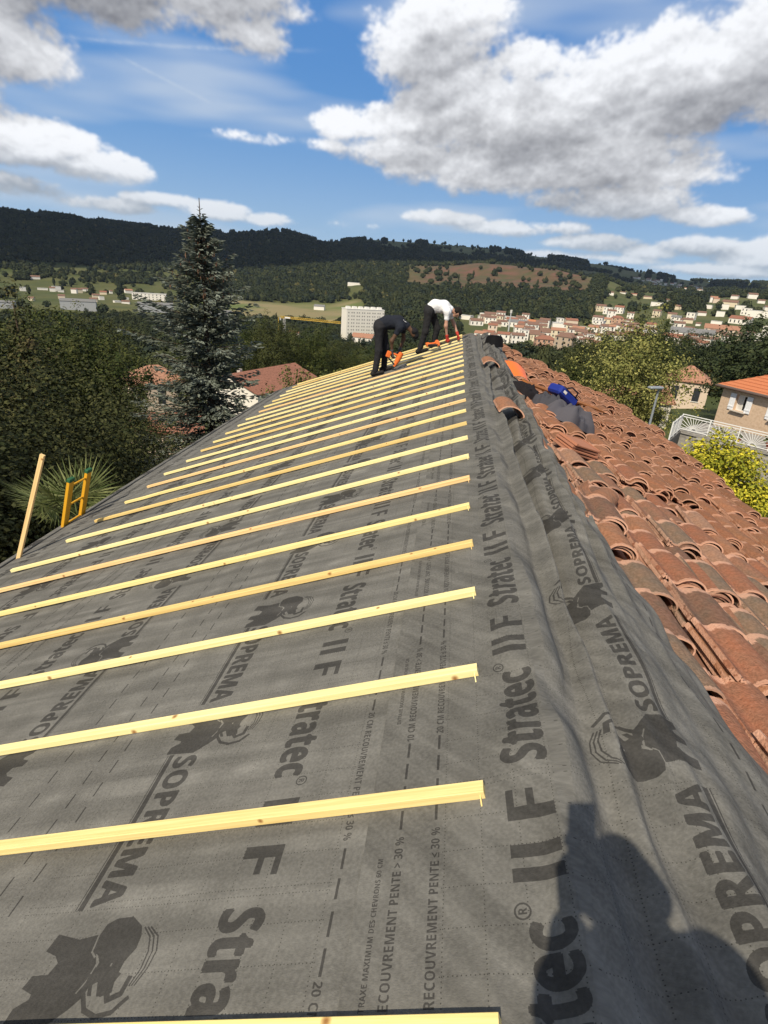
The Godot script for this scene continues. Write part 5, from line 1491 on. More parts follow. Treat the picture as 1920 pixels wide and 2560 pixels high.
	make_tree("airy_tree", on_ground(-38.3, 30.0), "airy pointed tree with sparse browning leaves standing over the dark trees", airy, trunk(11.2, 0.15, 22, 9, 1.6), fm, "", "bark")
	var airy2 := crown(332, 10.2, 5.6, 1.0, 320, 22, 0.18, Color(0.050, 0.060, 0.018), Color(0.10, 0.095, 0.04), 0.8)
	make_tree("airy_tree", on_ground(-42.0, 31.0), "rounded sparse olive tree beside the airy pointed tree", airy2, trunk(9.5, 0.14, 18, 10, 2.2), fm, "", "bark")
	spruce(on_ground(-23.4, 24.0), 24.0 * tan(deg_to_rad(4.3)) - ground_polar(-23.4, 24.0) - 0.5)
	# right side: dark trees, the cypress, the yellowing tree, pines
	for q in [[13.3, 62.0, 0.78, 0.85], [10.2, 60.0, 0.62, 0.75], [7.2, 64.0, 0.60, 0.8], [18.2, 62.0, 0.55, 0.6], [4.4, 66.0, 0.58, 0.8], [18.9, 56.0, 0.40, 0.5], [1.4, 60.0, 0.60, 0.8], [12.4, 80.0, 0.85, 0.9], [18.0, 92.0, 1.0, 1.0], [15.0, 98.0, 0.95, 1.0]]:
		var o := thing("broadleaf_tree", on_ground(q[0], q[1]), "rounded green tree between the tiled slope and the town", "tree", "green trees between the tiles and the town", k * 1.7)
		put(tk_m, "trunk", mats.bark, o)
		put(meshes_m[k % 3], "crown", fm, o)
		o.scale = Vector3(q[3], q[2], q[3])
		k += 1
	var cyp := crown(341, 13.0, 4.2, 0.4, 260, 22, 0.34, Color(0.026, 0.036, 0.018), Color(0.056, 0.066, 0.030), 0.25, 2)
	make_tree("cypress_tree", on_ground(11.3, 108.0), "dark upright cypress beside the salmon houses", cyp, trunk(8.0, 0.2, 3, 4, 1.0), fd, "", "bark")
	var yel := crown(351, 11.9, 8.6, 2.2, 430, 36, 0.20, Color(0.085, 0.098, 0.026), Color(0.36, 0.34, 0.11), 0.6)
	make_tree("yellowing_tree", on_ground(16.8, 50.0), "broad light olive tree turning yellow beyond the tiled slope", yel, trunk(9.6, 0.22, 12, 3, 4.0), fy, "", "bark")
	var pine := crown(361, 13.4, 8.4, 3.0, 250, 30, 0.36, Color(0.026, 0.038, 0.018), Color(0.062, 0.076, 0.032), 0.75).mesh()
	for q in [[25.6, 88.0, 0.86, 0.95], [26.2, 78.0, 0.92, 1.1], [29.0, 70.0, 0.95, 1.1], [20.6, 150.0, 0.9, 1.0], [22.6, 152.0, 1.0, 1.1], [32.5, 60.0, 1.1, 1.1], [25.0, 100.0, 1.0, 1.1], [28.0, 96.0, 1.05, 1.2]]:
		var o := thing("pine_tree", on_ground(q[0], q[1]), "dark spreading pine behind the orange-roofed house", "tree", "pines behind the orange-roofed house", k * 1.3)
		put(trunk(10.5, 0.26, 9, 8, 3.2), "trunk", mats.bark, o)
		put(pine, "crown", fd, o)
		o.scale = Vector3(q[3], q[2], q[3])
		k += 1
	for q in [[16.4, 345.0, 1.25, 1.6], [18.3, 350.0, 1.15, 1.5], [14.2, 360.0, 1.0, 1.2], [20.6, 330.0, 1.1, 1.4]]:
		var o := thing("cedar_tree", on_ground(q[0], q[1]), "large dark cedar standing among the town houses", "tree", "cedars in the town", k)
		put(trunk(10.5, 0.3, 9, 8, 3.2), "trunk", mats.bark, o)
		put(pine, "crown", fd, o)
		o.scale = Vector3(q[3], q[2], q[3])
		k += 1
	# golden shrub and its brown neighbour close below the right eave
	var gold := crown(371, 5.9, 3.7, 0.2, 1250, 42, 0.115, Color(0.17, 0.19, 0.020), Color(0.66, 0.56, 0.05), 0.16, 2)
	make_tree("golden_shrub", on_ground(25.9, 19.5), "tall golden yellow-green shrub below the right eave", gold, trunk(4.6, 0.10, 10, 2, 1.2), fy, "", "bark")
	var gold2 := crown(372, 4.3, 1.8, 0.2, 320, 24, 0.13, Color(0.15, 0.14, 0.020), Color(0.50, 0.36, 0.06), 0.4, 2)
	make_tree("golden_shrub", on_ground(23.4, 21.5), "lower orange-tinged shrub beside the golden shrub", gold2, trunk(3.0, 0.07, 8, 3, 0.8), fy, "", "bark")
	var twig := crown(373, 4.6, 2.6, 1.0, 110, 9, 0.13, Color(0.06, 0.045, 0.035), Color(0.15, 0.11, 0.09), 0.8)
	make_tree("twiggy_shrub", on_ground(20.2, 24.0), "half-bare dark twiggy shrub at the edge of the tiles", twig, trunk(4.3, 0.05, 26, 12, 1.3), foliage("leaf_twig", Color(0.03, 0.02, 0.015)), "", "bark")

func build_near_houses() -> void:
	# the red gabled house left of the far verge
	var o := building("red_roof_house", "house with red tiled gable roof and white gable wall left of the roof's far corner", Vector3(-24.2, -21.5, -87.0), 0.0, 16.0, 10.5, 4.0, "gable", 2.0, mats.w_white, mats.r_red, 0, 0)
	o.position = polar(-18.2, 91.5, -21.4)
	o.rotation.y = PI * 0.5 - deg_to_rad(20.0) + PI
	var ch := MB.new()
	ch.box(Transform3D(Basis(), Vector3(3.0, 5.3, 2.2)), Vector3(0.6, 1.5, 0.6), null, 0.04)
	put(ch, "chimney", mat("chimney_white", lin(0.5, 0.45, 0.40), 0.9), o)
	building("red_roof_house", "orange-roofed house half hidden behind the blue-grey spruce", on_ground(-28.2, 104.0) + Vector3(0, 1.0, 0), 0.7, 9.5, 8.0, 4.6, "hip", 2.2, mats.w_peach, mats.r_salmon, 1, 3)
	building("red_roof_house", "low outhouse roof seen through the lower spruce boughs", on_ground(-27.5, 62.0) + Vector3(0, 0.4, 0), 0.4, 7.0, 5.0, 2.4, "gable", 1.2, mats.w_peach, mats.r_red, 0, 0)
	building("salmon_roof_house", "peach house with salmon hipped roof beyond the terrace", on_ground(21.5, 118.0) + Vector3(0, 0.6, 0), -0.35, 7.0, 7.0, 4.6, "hip", 2.1, mats.w_peach, mats.r_salmon, 1, 2)
	# the orange-roofed house with the terrace
	var C0 := polar(24.35, 46.5)
	var C1 := polar(27.67, 44.4)
	var dir := (C1 - C0).normalized()
	var nrm := Vector3(-dir.z, 0, dir.x)
	if nrm.dot(-C0) < 0.0: nrm = -nrm
	var bas := Basis(dir, Vector3.UP, dir.cross(Vector3.UP))
	if bas.z.dot(nrm) < 0.0: bas = Basis(dir, Vector3.UP, nrm)
	var h := thing("terrace_house", C0 + Vector3(0, -9.15, 0), "peach house with bright orange hipped roof, white shutters and a terrace", "house")
	h.basis = bas
	var W := 11.5
	var D := 10.0
	var eave := 3.45
	var wl := MB.new()
	var wo := [1.22, 4.10]      # left edges of the two window openings
	var xs := [0.0, wo[0], wo[0] + 0.82, wo[1], wo[1] + 0.82, W]
	for i in 5:
		var a: float = xs[i]
		var b: float = xs[i + 1]
		if i in [1, 3]:
			wl.quad(Vector3(a, -1, 0), Vector3(b, -1, 0), Vector3(b, 2.02, 0), Vector3(a, 2.02, 0))
			wl.quad(Vector3(a, 3.08, 0), Vector3(b, 3.08, 0), Vector3(b, eave, 0), Vector3(a, eave, 0))
			wl.quad(Vector3(a, 2.02, 0), Vector3(b, 2.02, 0), Vector3(b, 2.02, -0.25), Vector3(a, 2.02, -0.25))
			wl.quad(Vector3(a, 2.02, 0), Vector3(a, 2.02, -0.25), Vector3(a, 3.08, -0.25), Vector3(a, 3.08, 0))
			wl.quad(Vector3(b, 2.02, -0.25), Vector3(b, 2.02, 0), Vector3(b, 3.08, 0), Vector3(b, 3.08, -0.25))
			wl.quad(Vector3(b, 3.08, 0), Vector3(a, 3.08, 0), Vector3(a, 3.08, -0.25), Vector3(b, 3.08, -0.25))
		else: wl.quad(Vector3(a, -1, 0), Vector3(b, -1, 0), Vector3(b, eave, 0), Vector3(a, eave, 0))
	wl.quad(Vector3(0, -4, -D), Vector3(0, -4, 0), Vector3(0, eave, 0), Vector3(0, eave, -D))
	wl.quad(Vector3(W, -4, 0), Vector3(W, -4, -D), Vector3(W, eave, -D), Vector3(W, eave, 0))
	wl.quad(Vector3(W, -4, -D), Vector3(0, -4, -D), Vector3(0, eave, -D), Vector3(W, eave, -D))
	put(wl, "wall", textured("peach_render", mottled(82, 128, 0.06, [lin(0.50, 0.36, 0.25), lin(0.58, 0.43, 0.31), lin(0.62, 0.47, 0.34)], [0.2, 0.5, 0.8]), 0.6), h)
	var rf := MB.new()
	var e := 0.32
	var rise := 2.7
	var a := Vector3(-e, eave - 0.1, e)
	var b := Vector3(W + e, eave - 0.1, e)
	var b2 := Vector3(W + e, eave - 0.1, -D - e)
	var a2 := Vector3(-e, eave - 0.1, -D - e)
	var r0 := Vector3(D * 0.5, eave + rise, -D * 0.5)
	var r1 := Vector3(W - D * 0.5 + 0.4, eave + rise, -D * 0.5)
	var th := Vector3(0, 0.16, 0)
	rf.quad(a + th, b + th, r1, r0); rf.tri(b + th, b2 + th, r1); rf.quad(b2 + th, a2 + th, r0, r1); rf.tri(a2 + th, a + th, r0)
	put(rf, "roof", textured("roof_new", mottled(83, 256, 0.05, [lin(0.42, 0.14, 0.065), lin(0.50, 0.18, 0.085), lin(0.56, 0.21, 0.10)], [0.2, 0.5, 0.85]), 0.9), h)
	# rows of roof tiles, told apart as courses by a thin step each
	var cs := MB.new()
	for j in 16:
		var f := (j + 0.5) / 16.0
		var p0 := (a + th).lerp(r0, f)
		var p1 := (b + th).lerp(r1, f)
		cs.bar(p0 + Vector3(0, 0.015, 0), p1 + Vector3(0, 0.015, 0), 0.05, 0.04)
		p0 = (a2 + th).lerp(r0, f); p1 = (a + th).lerp(r0, f)
		cs.bar(p0 + Vector3(0, 0.015, 0), p1 + Vector3(0, 0.015, 0), 0.05, 0.04)
	put(cs, "tile_courses", mats.roof_new, h)
	var sf := MB.new()
	sf.quad(a2, b2, b, a)
	sf.quad(a, b, b + th, a + th); sf.quad(a2, a, a + th, a2 + th); sf.quad(b, b2, b2 + th, b + th)
	put(sf, "eaves", mat("eaves_grey", lin(0.20, 0.17, 0.15), 0.9), h)
	var gt := MB.new()
	gt.tube([a + Vector3(-0.05, 0.05, 0.10), b + Vector3(0, 0.05, 0.10)], [0.07, 0.07], 8)
	put(gt, "gutter", mat("gutter_brown", lin(0.10, 0.07, 0.06), 0.6), h)
	for x in wo:
		var wn := MB.new()
		wn.box(Transform3D(Basis(), Vector3(x + 0.41, 2.55, -0.24)), Vector3(0.82, 1.06, 0.03))
		var wi := put(wn, "window", mat("window_dark", lin(0.02, 0.022, 0.025), 0.12), h)
		var fr := MB.new()
		for q in [0.0, 0.5, 1.0]: fr.box(Transform3D(Basis(), Vector3(x + 0.035 + q * 0.75, 2.55, -0.20)), Vector3(0.07, 1.06, 0.06))
		for q in [2.055, 3.045]: fr.box(Transform3D(Basis(), Vector3(x + 0.41, q, -0.20)), Vector3(0.82, 0.07, 0.055))
		put(fr, "frame", mats.far_white, wi)
		var ct := MB.new()
		ct.box(Transform3D(Basis(), Vector3(x + 0.19, 2.53, -0.215)), Vector3(0.28, 0.95, 0.012))
		put(ct, "curtain", mat("curtain", lin(0.6, 0.58, 0.54), 0.9), wi)
		var sl := MB.new()
		sl.box(Transform3D(Basis(), Vector3(x + 0.41, 1.98, 0.08)), Vector3(1.15, 0.07, 0.28), null, 0.01)
		put(sl, "sill", mat("sill_grey", lin(0.5, 0.44, 0.38), 0.9), wi)
		for s in [-1.0, 1.0]:
			var sh := MB.new()
			var cx: float = x + 0.41 + s * (0.41 + 0.24)
			for q in 4: sh.box(Transform3D(Basis(), Vector3(cx - 0.165 + q * 0.11, 2.55, 0.06)), Vector3(0.104, 1.10, 0.03), null, 0.006)
			var so := put(sh, "shutter", mat("shutter_white", lin(0.76, 0.77, 0.80), 0.5), h)
			var br := MB.new()
			for q in [2.22, 2.88]: br.box(Transform3D(Basis(), Vector3(cx, q, 0.087)), Vector3(0.43, 0.08, 0.022))
			put(br, "brace", mats.shutter_white, so)
	# terrace in front of the house: slab, front wall, stair flank
	var T0 := polar(21.87, 40.5)
	var T1 := polar(30.0, 38.6)
	var tx := (T1 - T0).normalized()
	var tz := tx.cross(Vector3.UP)
	if tz.dot(-T0) < 0.0: tz = -tz
	var tb := Basis(tx, Vector3.UP, tz)
	var floor_y := -8.05
	var te := thing("terrace", T0 + Vector3(0, floor_y, 0), "grey concrete terrace with front wall and stair flank before the peach house", "terrace")
	te.basis = tb
	var tg := textured("terrace_grey", mottled(84, 128, 0.05, [lin(0.20, 0.19, 0.175), lin(0.30, 0.285, 0.265), lin(0.38, 0.36, 0.33)], [0.2, 0.5, 0.85]), 0.5)
	var ts := MB.new()
	ts.box(Transform3D(Basis(), Vector3(4.8, -0.09, -1.9)), Vector3(9.8, 0.18, 4.0))
	put(ts, "slab", tg, te)
	var tw := MB.new()
	tw.box(Transform3D(Basis(), Vector3(4.9, -1.69, -1.95)), Vector3(9.6, 3.0, 3.9))
	put(tw, "front_wall", tg, te)
	var fl := MB.new()
	fl.bar(Vector3(0.05, -1.15, 0.0), Vector3(0.95, -1.15, 3.3), 0.18, 2.2, Vector3.UP)
	put(fl, "stair_flank", mat("stone_dark", lin(0.12, 0.115, 0.11), 0.95), te)
	for q in [[1.7, 0.9], [2.3, 0.5], [2.9, 0.7]]:
		var pi := MB.new()
		pi.box(Transform3D(Basis(), Vector3(q[0], -1.2, q[1])), Vector3(0.42, 2.1, 0.42), null, 0.02)
		pi.box(Transform3D(Basis(), Vector3(q[0], -0.11, q[1])), Vector3(0.52, 0.08, 0.52), null, 0.01)
		put(pi, "pillar", tg, te)
	# white railing with sunburst bars
	var rl := thing("terrace_railing", T0 + Vector3(0, floor_y, 0), "white metal railing with fan-shaped bars along the terrace edge", "railing")
	rl.basis = tb
	var wm := mat("rail_white", lin(0.74, 0.74, 0.72), 0.45)
	for sec in 6:
		var x0 := sec * 1.72
		var ps := MB.new()
		ps.bar(Vector3(x0, 0, 0), Vector3(x0, 1.02, 0), 0.06, 0.06, Vector3.FORWARD)
		put(ps, "post", wm, rl)
		if sec == 5: break
		var tr := MB.new()
		for y in [0.08, 0.86, 1.0]: tr.bar(Vector3(x0 + 0.032, y, 0), Vector3(x0 + 1.688, y, 0), 0.05, 0.045)
		put(tr, "rail", wm, rl)
		for q in 13:
			var an := PI * (q + 0.5) / 13.0
			var cxx := x0 + 0.86
			var d := Vector3(cos(an), sin(an), 0)
			var lim := minf(0.81 / maxf(absf(d.x), 0.01), 0.75 / maxf(d.y, 0.01))
			var brr := MB.new()
			brr.bar(Vector3(cxx, 0.10, 0) + d * 0.14, Vector3(cxx, 0.10, 0) + d * lim, 0.026, 0.026, Vector3.BACK)
			put(brr, "baluster", wm, rl)
	# the gate panels on the stair flank
	var ga := thing("stair_gate", T0 + Vector3(0, floor_y, 0), "white panelled gate on the stair flank beside the terrace railing", "gate")
	ga.basis = tb
	var g0 := Vector3(0.05, 0.0, 0.06)
	var g1 := Vector3(0.93, 0.0, 3.25)
	for k in 3:
		var pa := g0.lerp(g1, k / 3.0 + 0.012)
		var pb := g0.lerp(g1, (k + 1) / 3.0 - 0.012)
		for y in [0.06, 0.98]:
			var tr := MB.new()
			tr.bar(pa + Vector3(0, y, 0), pb + Vector3(0, y, 0), 0.05, 0.05)
			put(tr, "rail", wm, ga)
		for q in 5:
			var pl := MB.new()
			var c := pa.lerp(pb, (q + 0.5) / 5.0)
			pl.bar(c + Vector3(0, 0.09, 0), c + Vector3(0, 0.95, 0), 0.15, 0.02, (g1 - g0).cross(Vector3.UP).normalized())
			put(pl, "panel", wm, ga)
		var ps := MB.new()
		ps.bar(pb + Vector3(0, -0.05, 0), pb + Vector3(0, 1.05, 0), 0.07, 0.07, Vector3.FORWARD)
		put(ps, "post", wm, ga)
	# pots on the terrace edge
	for q in [[5.1, 0.9, "terracotta pot with a bushy plant behind the terrace railing"], [3.4, 0.5, "small pot with a spiky plant behind the terrace railing"]]:
		var po := thing("flower_pot", te.transform * Vector3(q[0], 0.0, -0.35), q[2], "pot")
		po.scale = Vector3.ONE * q[1]
		var pm := MB.new()
		pm.tube([Vector3(0, 0, 0), Vector3(0, 0.36, 0), Vector3(0, 0.36, 0), Vector3(0, 0.44, 0)], [0.17, 0.25, 0.29, 0.29], 14)
		put(pm, "pot", mat("pot_clay", lin(0.36, 0.10, 0.06), 0.85), po)
		put(crown(390 + int(q[0]), 1.1, 0.8, 0.35, 30, 14, 0.13, Color(0.06, 0.09, 0.03), Color(0.22, 0.24, 0.09), 0.3), "plant", foliage("leaf_mid"), po)
	# street lamp
	var lb := on_ground(19.35, 36.0)
	var lp := thing("street_lamp", lb, "grey street lamp with flat blue-grey head beyond the tiles", "street lamp")
	var ltop := 36.0 * tan(deg_to_rad(-8.0)) - lb.y
	var pl := MB.new()
	pl.tube([Vector3(0, -0.3, 0), Vector3(0, ltop * 0.5, 0), Vector3(0, ltop - 0.1, 0), Vector3(0.15, ltop, 0.1)], [0.09, 0.075, 0.055, 0.05], 10)
	put(pl, "pole", mat("lamp_grey", lin(0.30, 0.33, 0.36), 0.5, 0.3), lp)
	var hd := MB.new()
	hd.box(Transform3D(Basis(Vector3.UP, 0.5), Vector3(-0.25, ltop + 0.05, 0.2)), Vector3(0.95, 0.13, 0.34), null, 0.04)
	put(hd, "lamp_head", mats.lamp_grey, lp)
	# parked cars glimpsed behind the yellowing tree
	for q in [[9.7, 92.0, "silver parked car by the road below the cypress", lin(0.40, 0.42, 0.44), 0.5], [15.6, 64.0, "blue-white parked car behind the yellowing tree", lin(0.55, 0.60, 0.66), 1.2]]:
		var cp := on_ground(q[0], q[1])
		var car := thing("parked_car", cp + Vector3(0, 0.05, 0), q[2], "car", "", q[4])
		car_parts(car, q[3])
	# low white walls of gardens behind the yellowing tree
	building("garden_house", "white house front half hidden behind the yellowing tree", on_ground(16.9, 80.0) + Vector3(0, 0.2, 0), 0.1, 9.0, 6.0, 4.0, "gable", 1.4, mats.w_white, mats.r_salmon, 1, 3)

func car_parts(car: Node3D, col: Color) -> void:
	var pm := mat("paint_%s" % col.to_html(), col, 0.3)
	pm.clearcoat_enabled = true
	var prof := [Vector2(-2.05, 0.35), Vector2(-2.1, 0.75), Vector2(-1.2, 0.92), Vector2(-0.6, 1.42), Vector2(0.9, 1.45), Vector2(1.7, 0.98), Vector2(2.05, 0.9), Vector2(2.1, 0.35)]
	var bd := MB.new()
	for i in prof.size():
		var p: Vector2 = prof[i]
		var q: Vector2 = prof[(i + 1) % prof.size()]
		var wp := 0.86 if p.y < 1.0 else 0.66
		var wq := 0.86 if q.y < 1.0 else 0.66
		bd.quad(Vector3(p.x, p.y, wp), Vector3(p.x, p.y, -wp), Vector3(q.x, q.y, -wq), Vector3(q.x, q.y, wq))
	for s in [-1.0, 1.0]:
		for i in range(1, prof.size() - 1):
			var w := [0.0, 0.0, 0.0]
			var ps := [prof[0], prof[i], prof[i + 1]]
			var v := []
			for k in 3: v.append(Vector3(ps[k].x, ps[k].y, s * (0.86 if ps[k].y < 1.0 else 0.66)))
			if s > 0: bd.tri(v[0], v[2], v[1])
			else: bd.tri(v[0], v[1], v[2])
	put(bd, "body", pm, car)
	for s in [-1.0, 1.0]:
		var wn := MB.new()
		wn.quad(Vector3(-1.05, 0.97, s * 0.875), Vector3(1.45, 0.99, s * 0.875), Vector3(0.85, 1.37, s * 0.71), Vector3(-0.58, 1.36, s * 0.71))
		put(wn, "window", mats.window_dark, car)
		for x in [-1.3, 1.35]:
			var wh := MB.new()
			wh.tube([Vector3(x, 0.32, s * 0.70), Vector3(x, 0.32, s * 0.88)], [0.32, 0.32], 14)
			put(wh, "wheel", mat("tyre", lin(0.02, 0.02, 0.02), 0.8), car)
# ---------- the cumulus above the valley, higher than the frame, whose shadow lies on the far hills
func build_clouds() -> void:
	var cm := mat("cloud", lin(0.8, 0.8, 0.8), 1.0)
	var hgt := 1150.0
	var back := SUN_TOWARDS * (-(hgt - 40.0) / absf(SUN_TOWARDS.y))
	var k := 0
	for q in [[-38.0, 1950.0, 620.0, 760.0], [-24.0, 2020.0, 560.0, 760.0], [-14.0, 2080.0, 460.0, 640.0], [-7.0, 2300.0, 520.0, 600.0], [3.0, 2330.0, 520.0, 470.0], [13.0, 2380.0, 480.0, 520.0]]:
		var c := polar(q[0], q[1], 40.0) + back
		var m := MB.new()
		var r := RandomNumberGenerator.new()
		r.seed = 500 + k
		for i in 9:
			var a := TAU * i / 8.0
			var off := Vector3.ZERO if i == 8 else Vector3(cos(a) * q[2] * 0.55, r.randf_range(-20, 30), sin(a) * q[3] * 0.55)
			m.ball(c * 0.0 + off, Vector3(q[2] * r.randf_range(0.40, 0.60), r.randf_range(90, 170), q[3] * r.randf_range(0.40, 0.60)), 14, 9)
		var o := put(m, "cloud", cm)
		o.position = c
		tag(o, "white cumulus cloud drifting high over the valley", "cloud", "clouds over the valley")
		k += 1
# ---------- figures: tapered limbs joined smoothly on a grid, meshed as surface nets
func blend_mesh(m: MB, bones: Array, cell: float, k: float) -> void:
	var lo := Vector3(1e9, 1e9, 1e9)
	var hi := -lo
	for b in bones:
		var rr: float = maxf(b[2], b[3]) + cell * 3.0
		for p in [b[0], b[1]]:
			lo = lo.min(p - Vector3.ONE * rr); hi = hi.max(p + Vector3.ONE * rr)
	var nx := int((hi.x - lo.x) / cell) + 2
	var ny := int((hi.y - lo.y) / cell) + 2
	var nz := int((hi.z - lo.z) / cell) + 2
	var f := PackedFloat32Array()
	f.resize(nx * ny * nz)
	f.fill(9.0)
	for b in bones:
		var a: Vector3 = b[0]
		var d: Vector3 = b[1] - a
		var l2 := maxf(d.length_squared(), 1e-9)
		var ra: float = b[2]
		var rb: float = b[3]
		var pad := maxf(ra, rb) + k + cell * 2.0
		var p0 := ((a.min(b[1]) - Vector3.ONE * pad - lo) / cell).floor()
		var p1 := ((a.max(b[1]) + Vector3.ONE * pad - lo) / cell).ceil()
		for z in range(maxi(0, int(p0.z)), mini(nz - 1, int(p1.z)) + 1):
			for y in range(maxi(0, int(p0.y)), mini(ny - 1, int(p1.y)) + 1):
				var row := (z * ny + y) * nx
				for x in range(maxi(0, int(p0.x)), mini(nx - 1, int(p1.x)) + 1):
					var q := lo + Vector3(x, y, z) * cell - a
					var t := clampf(q.dot(d) / l2, 0.0, 1.0)
					var dist := (q - d * t).length() - lerpf(ra, rb, t)
					var e := f[row + x]
					var hq := maxf(k - absf(dist - e), 0.0) / k
					f[row + x] = minf(dist, e) - hq * hq * k * 0.25
	var at := {}
	var base := m.v.size()
	var sx := 1
	var sy := nx
	var sz := nx * ny
	var off := [0, sx, sy, sx + sy, sz, sz + sx, sz + sy, sz + sx + sy]
	var edges := [[0, 1], [2, 3], [4, 5], [6, 7], [0, 2], [1, 3], [4, 6], [5, 7], [0, 4], [1, 5], [2, 6], [3, 7]]
	var lim := cell * 1.8
	for z in nz - 1:
		for y in ny - 1:
			var row := (z * ny + y) * nx
			for x in nx - 1:
				var i := row + x
				if absf(f[i]) > lim: continue
				var neg := 0
				for o in off:
					if f[i + o] < 0.0: neg += 1
				if neg == 0 or neg == 8: continue
				var s := Vector3.ZERO
				var n := 0
				for e in edges:
					var fa := f[i + off[e[0]]]
					var fb := f[i + off[e[1]]]
					if (fa < 0.0) != (fb < 0.0):
						var t := fa / (fa - fb)
						var ca := Vector3(e[0] & 1, (e[0] >> 1) & 1, e[0] >> 2)
						var cb := Vector3(e[1] & 1, (e[1] >> 1) & 1, e[1] >> 2)
						s += ca.lerp(cb, t); n += 1
				var g := Vector3(f[i + sx] - f[i], f[i + sy] - f[i], f[i + sz] - f[i]) + Vector3(f[i + sx + sy + sz] - f[i + sy + sz], f[i + sx + sy + sz] - f[i + sx + sz], f[i + sx + sy + sz] - f[i + sx + sy])
				at[i] = m.v.size()
				var p := lo + (Vector3(x, y, z) + s / n) * cell
				m.v.append(p); m.n.append(g.normalized()); m.uv.append(Vector2(p.x + p.z, p.y))
	for i in at:
		var f0 := f[i]
		for ax in 3:
			var st: int = [sx, sy, sz][ax]
			var u: int = [sy, sz, sx][ax]
			var w: int = [sz, sx, sy][ax]
			if (f0 < 0.0) == (f[i + st] < 0.0): continue
			if not (at.has(i - u) and at.has(i - w) and at.has(i - u - w)): continue
			var a: int = at[i]
			var b: int = at[i - u]
			var c: int = at[i - u - w]
			var d: int = at[i - w]
			if f0 < 0.0: m.ix.append_array(PackedInt32Array([a, c, b, a, d, c]))
			else: m.ix.append_array(PackedInt32Array([a, b, c, a, c, d]))
# the bones of a hand: wrist, direction of the fingers, back of the hand, curl
func hand_bones(w: Vector3, dir: Vector3, back: Vector3, side: float, curl: float, g := 0.0) -> Array:
	var d := dir.normalized()
	var s := back.cross(d).normalized() * side
	var bk := d.cross(s).normalized() * side
	var out := []
	for i in 4: out.append([w + s * (i - 1.5) * 0.012, w + d * 0.085 + s * (i - 1.5) * 0.021, 0.017 + g, 0.013 + g])
	var lens := [0.070, 0.080, 0.075, 0.058]
	for i in 4:
		var p := w + d * 0.085 + s * (i - 1.5) * 0.022
		var a := curl * 0.5
		var r := 0.0095 + g
		for j in 3:
			var q: Vector3 = (d * cos(a) - bk * sin(a)) * lens[i] * [0.45, 0.32, 0.23][j]
			out.append([p, p + q, r, r - 0.0008])
			p += q
			a += curl * 0.75
			r -= 0.0008
	var tb := w + d * 0.03 - s * 0.032
	var t1 := tb + (d * 0.6 - s * 0.7 - bk * 0.45 * curl).normalized() * 0.038
	out.append([w + d * 0.012 - s * 0.014, tb, 0.016 + g, 0.012 + g])
	out.append([tb, t1, 0.012 + g, 0.0105 + g])
	out.append([t1, t1 + (d * 0.9 - s * 0.1 - bk * 0.5 * curl).normalized() * 0.03, 0.0105 + g, 0.009 + g])
	return out

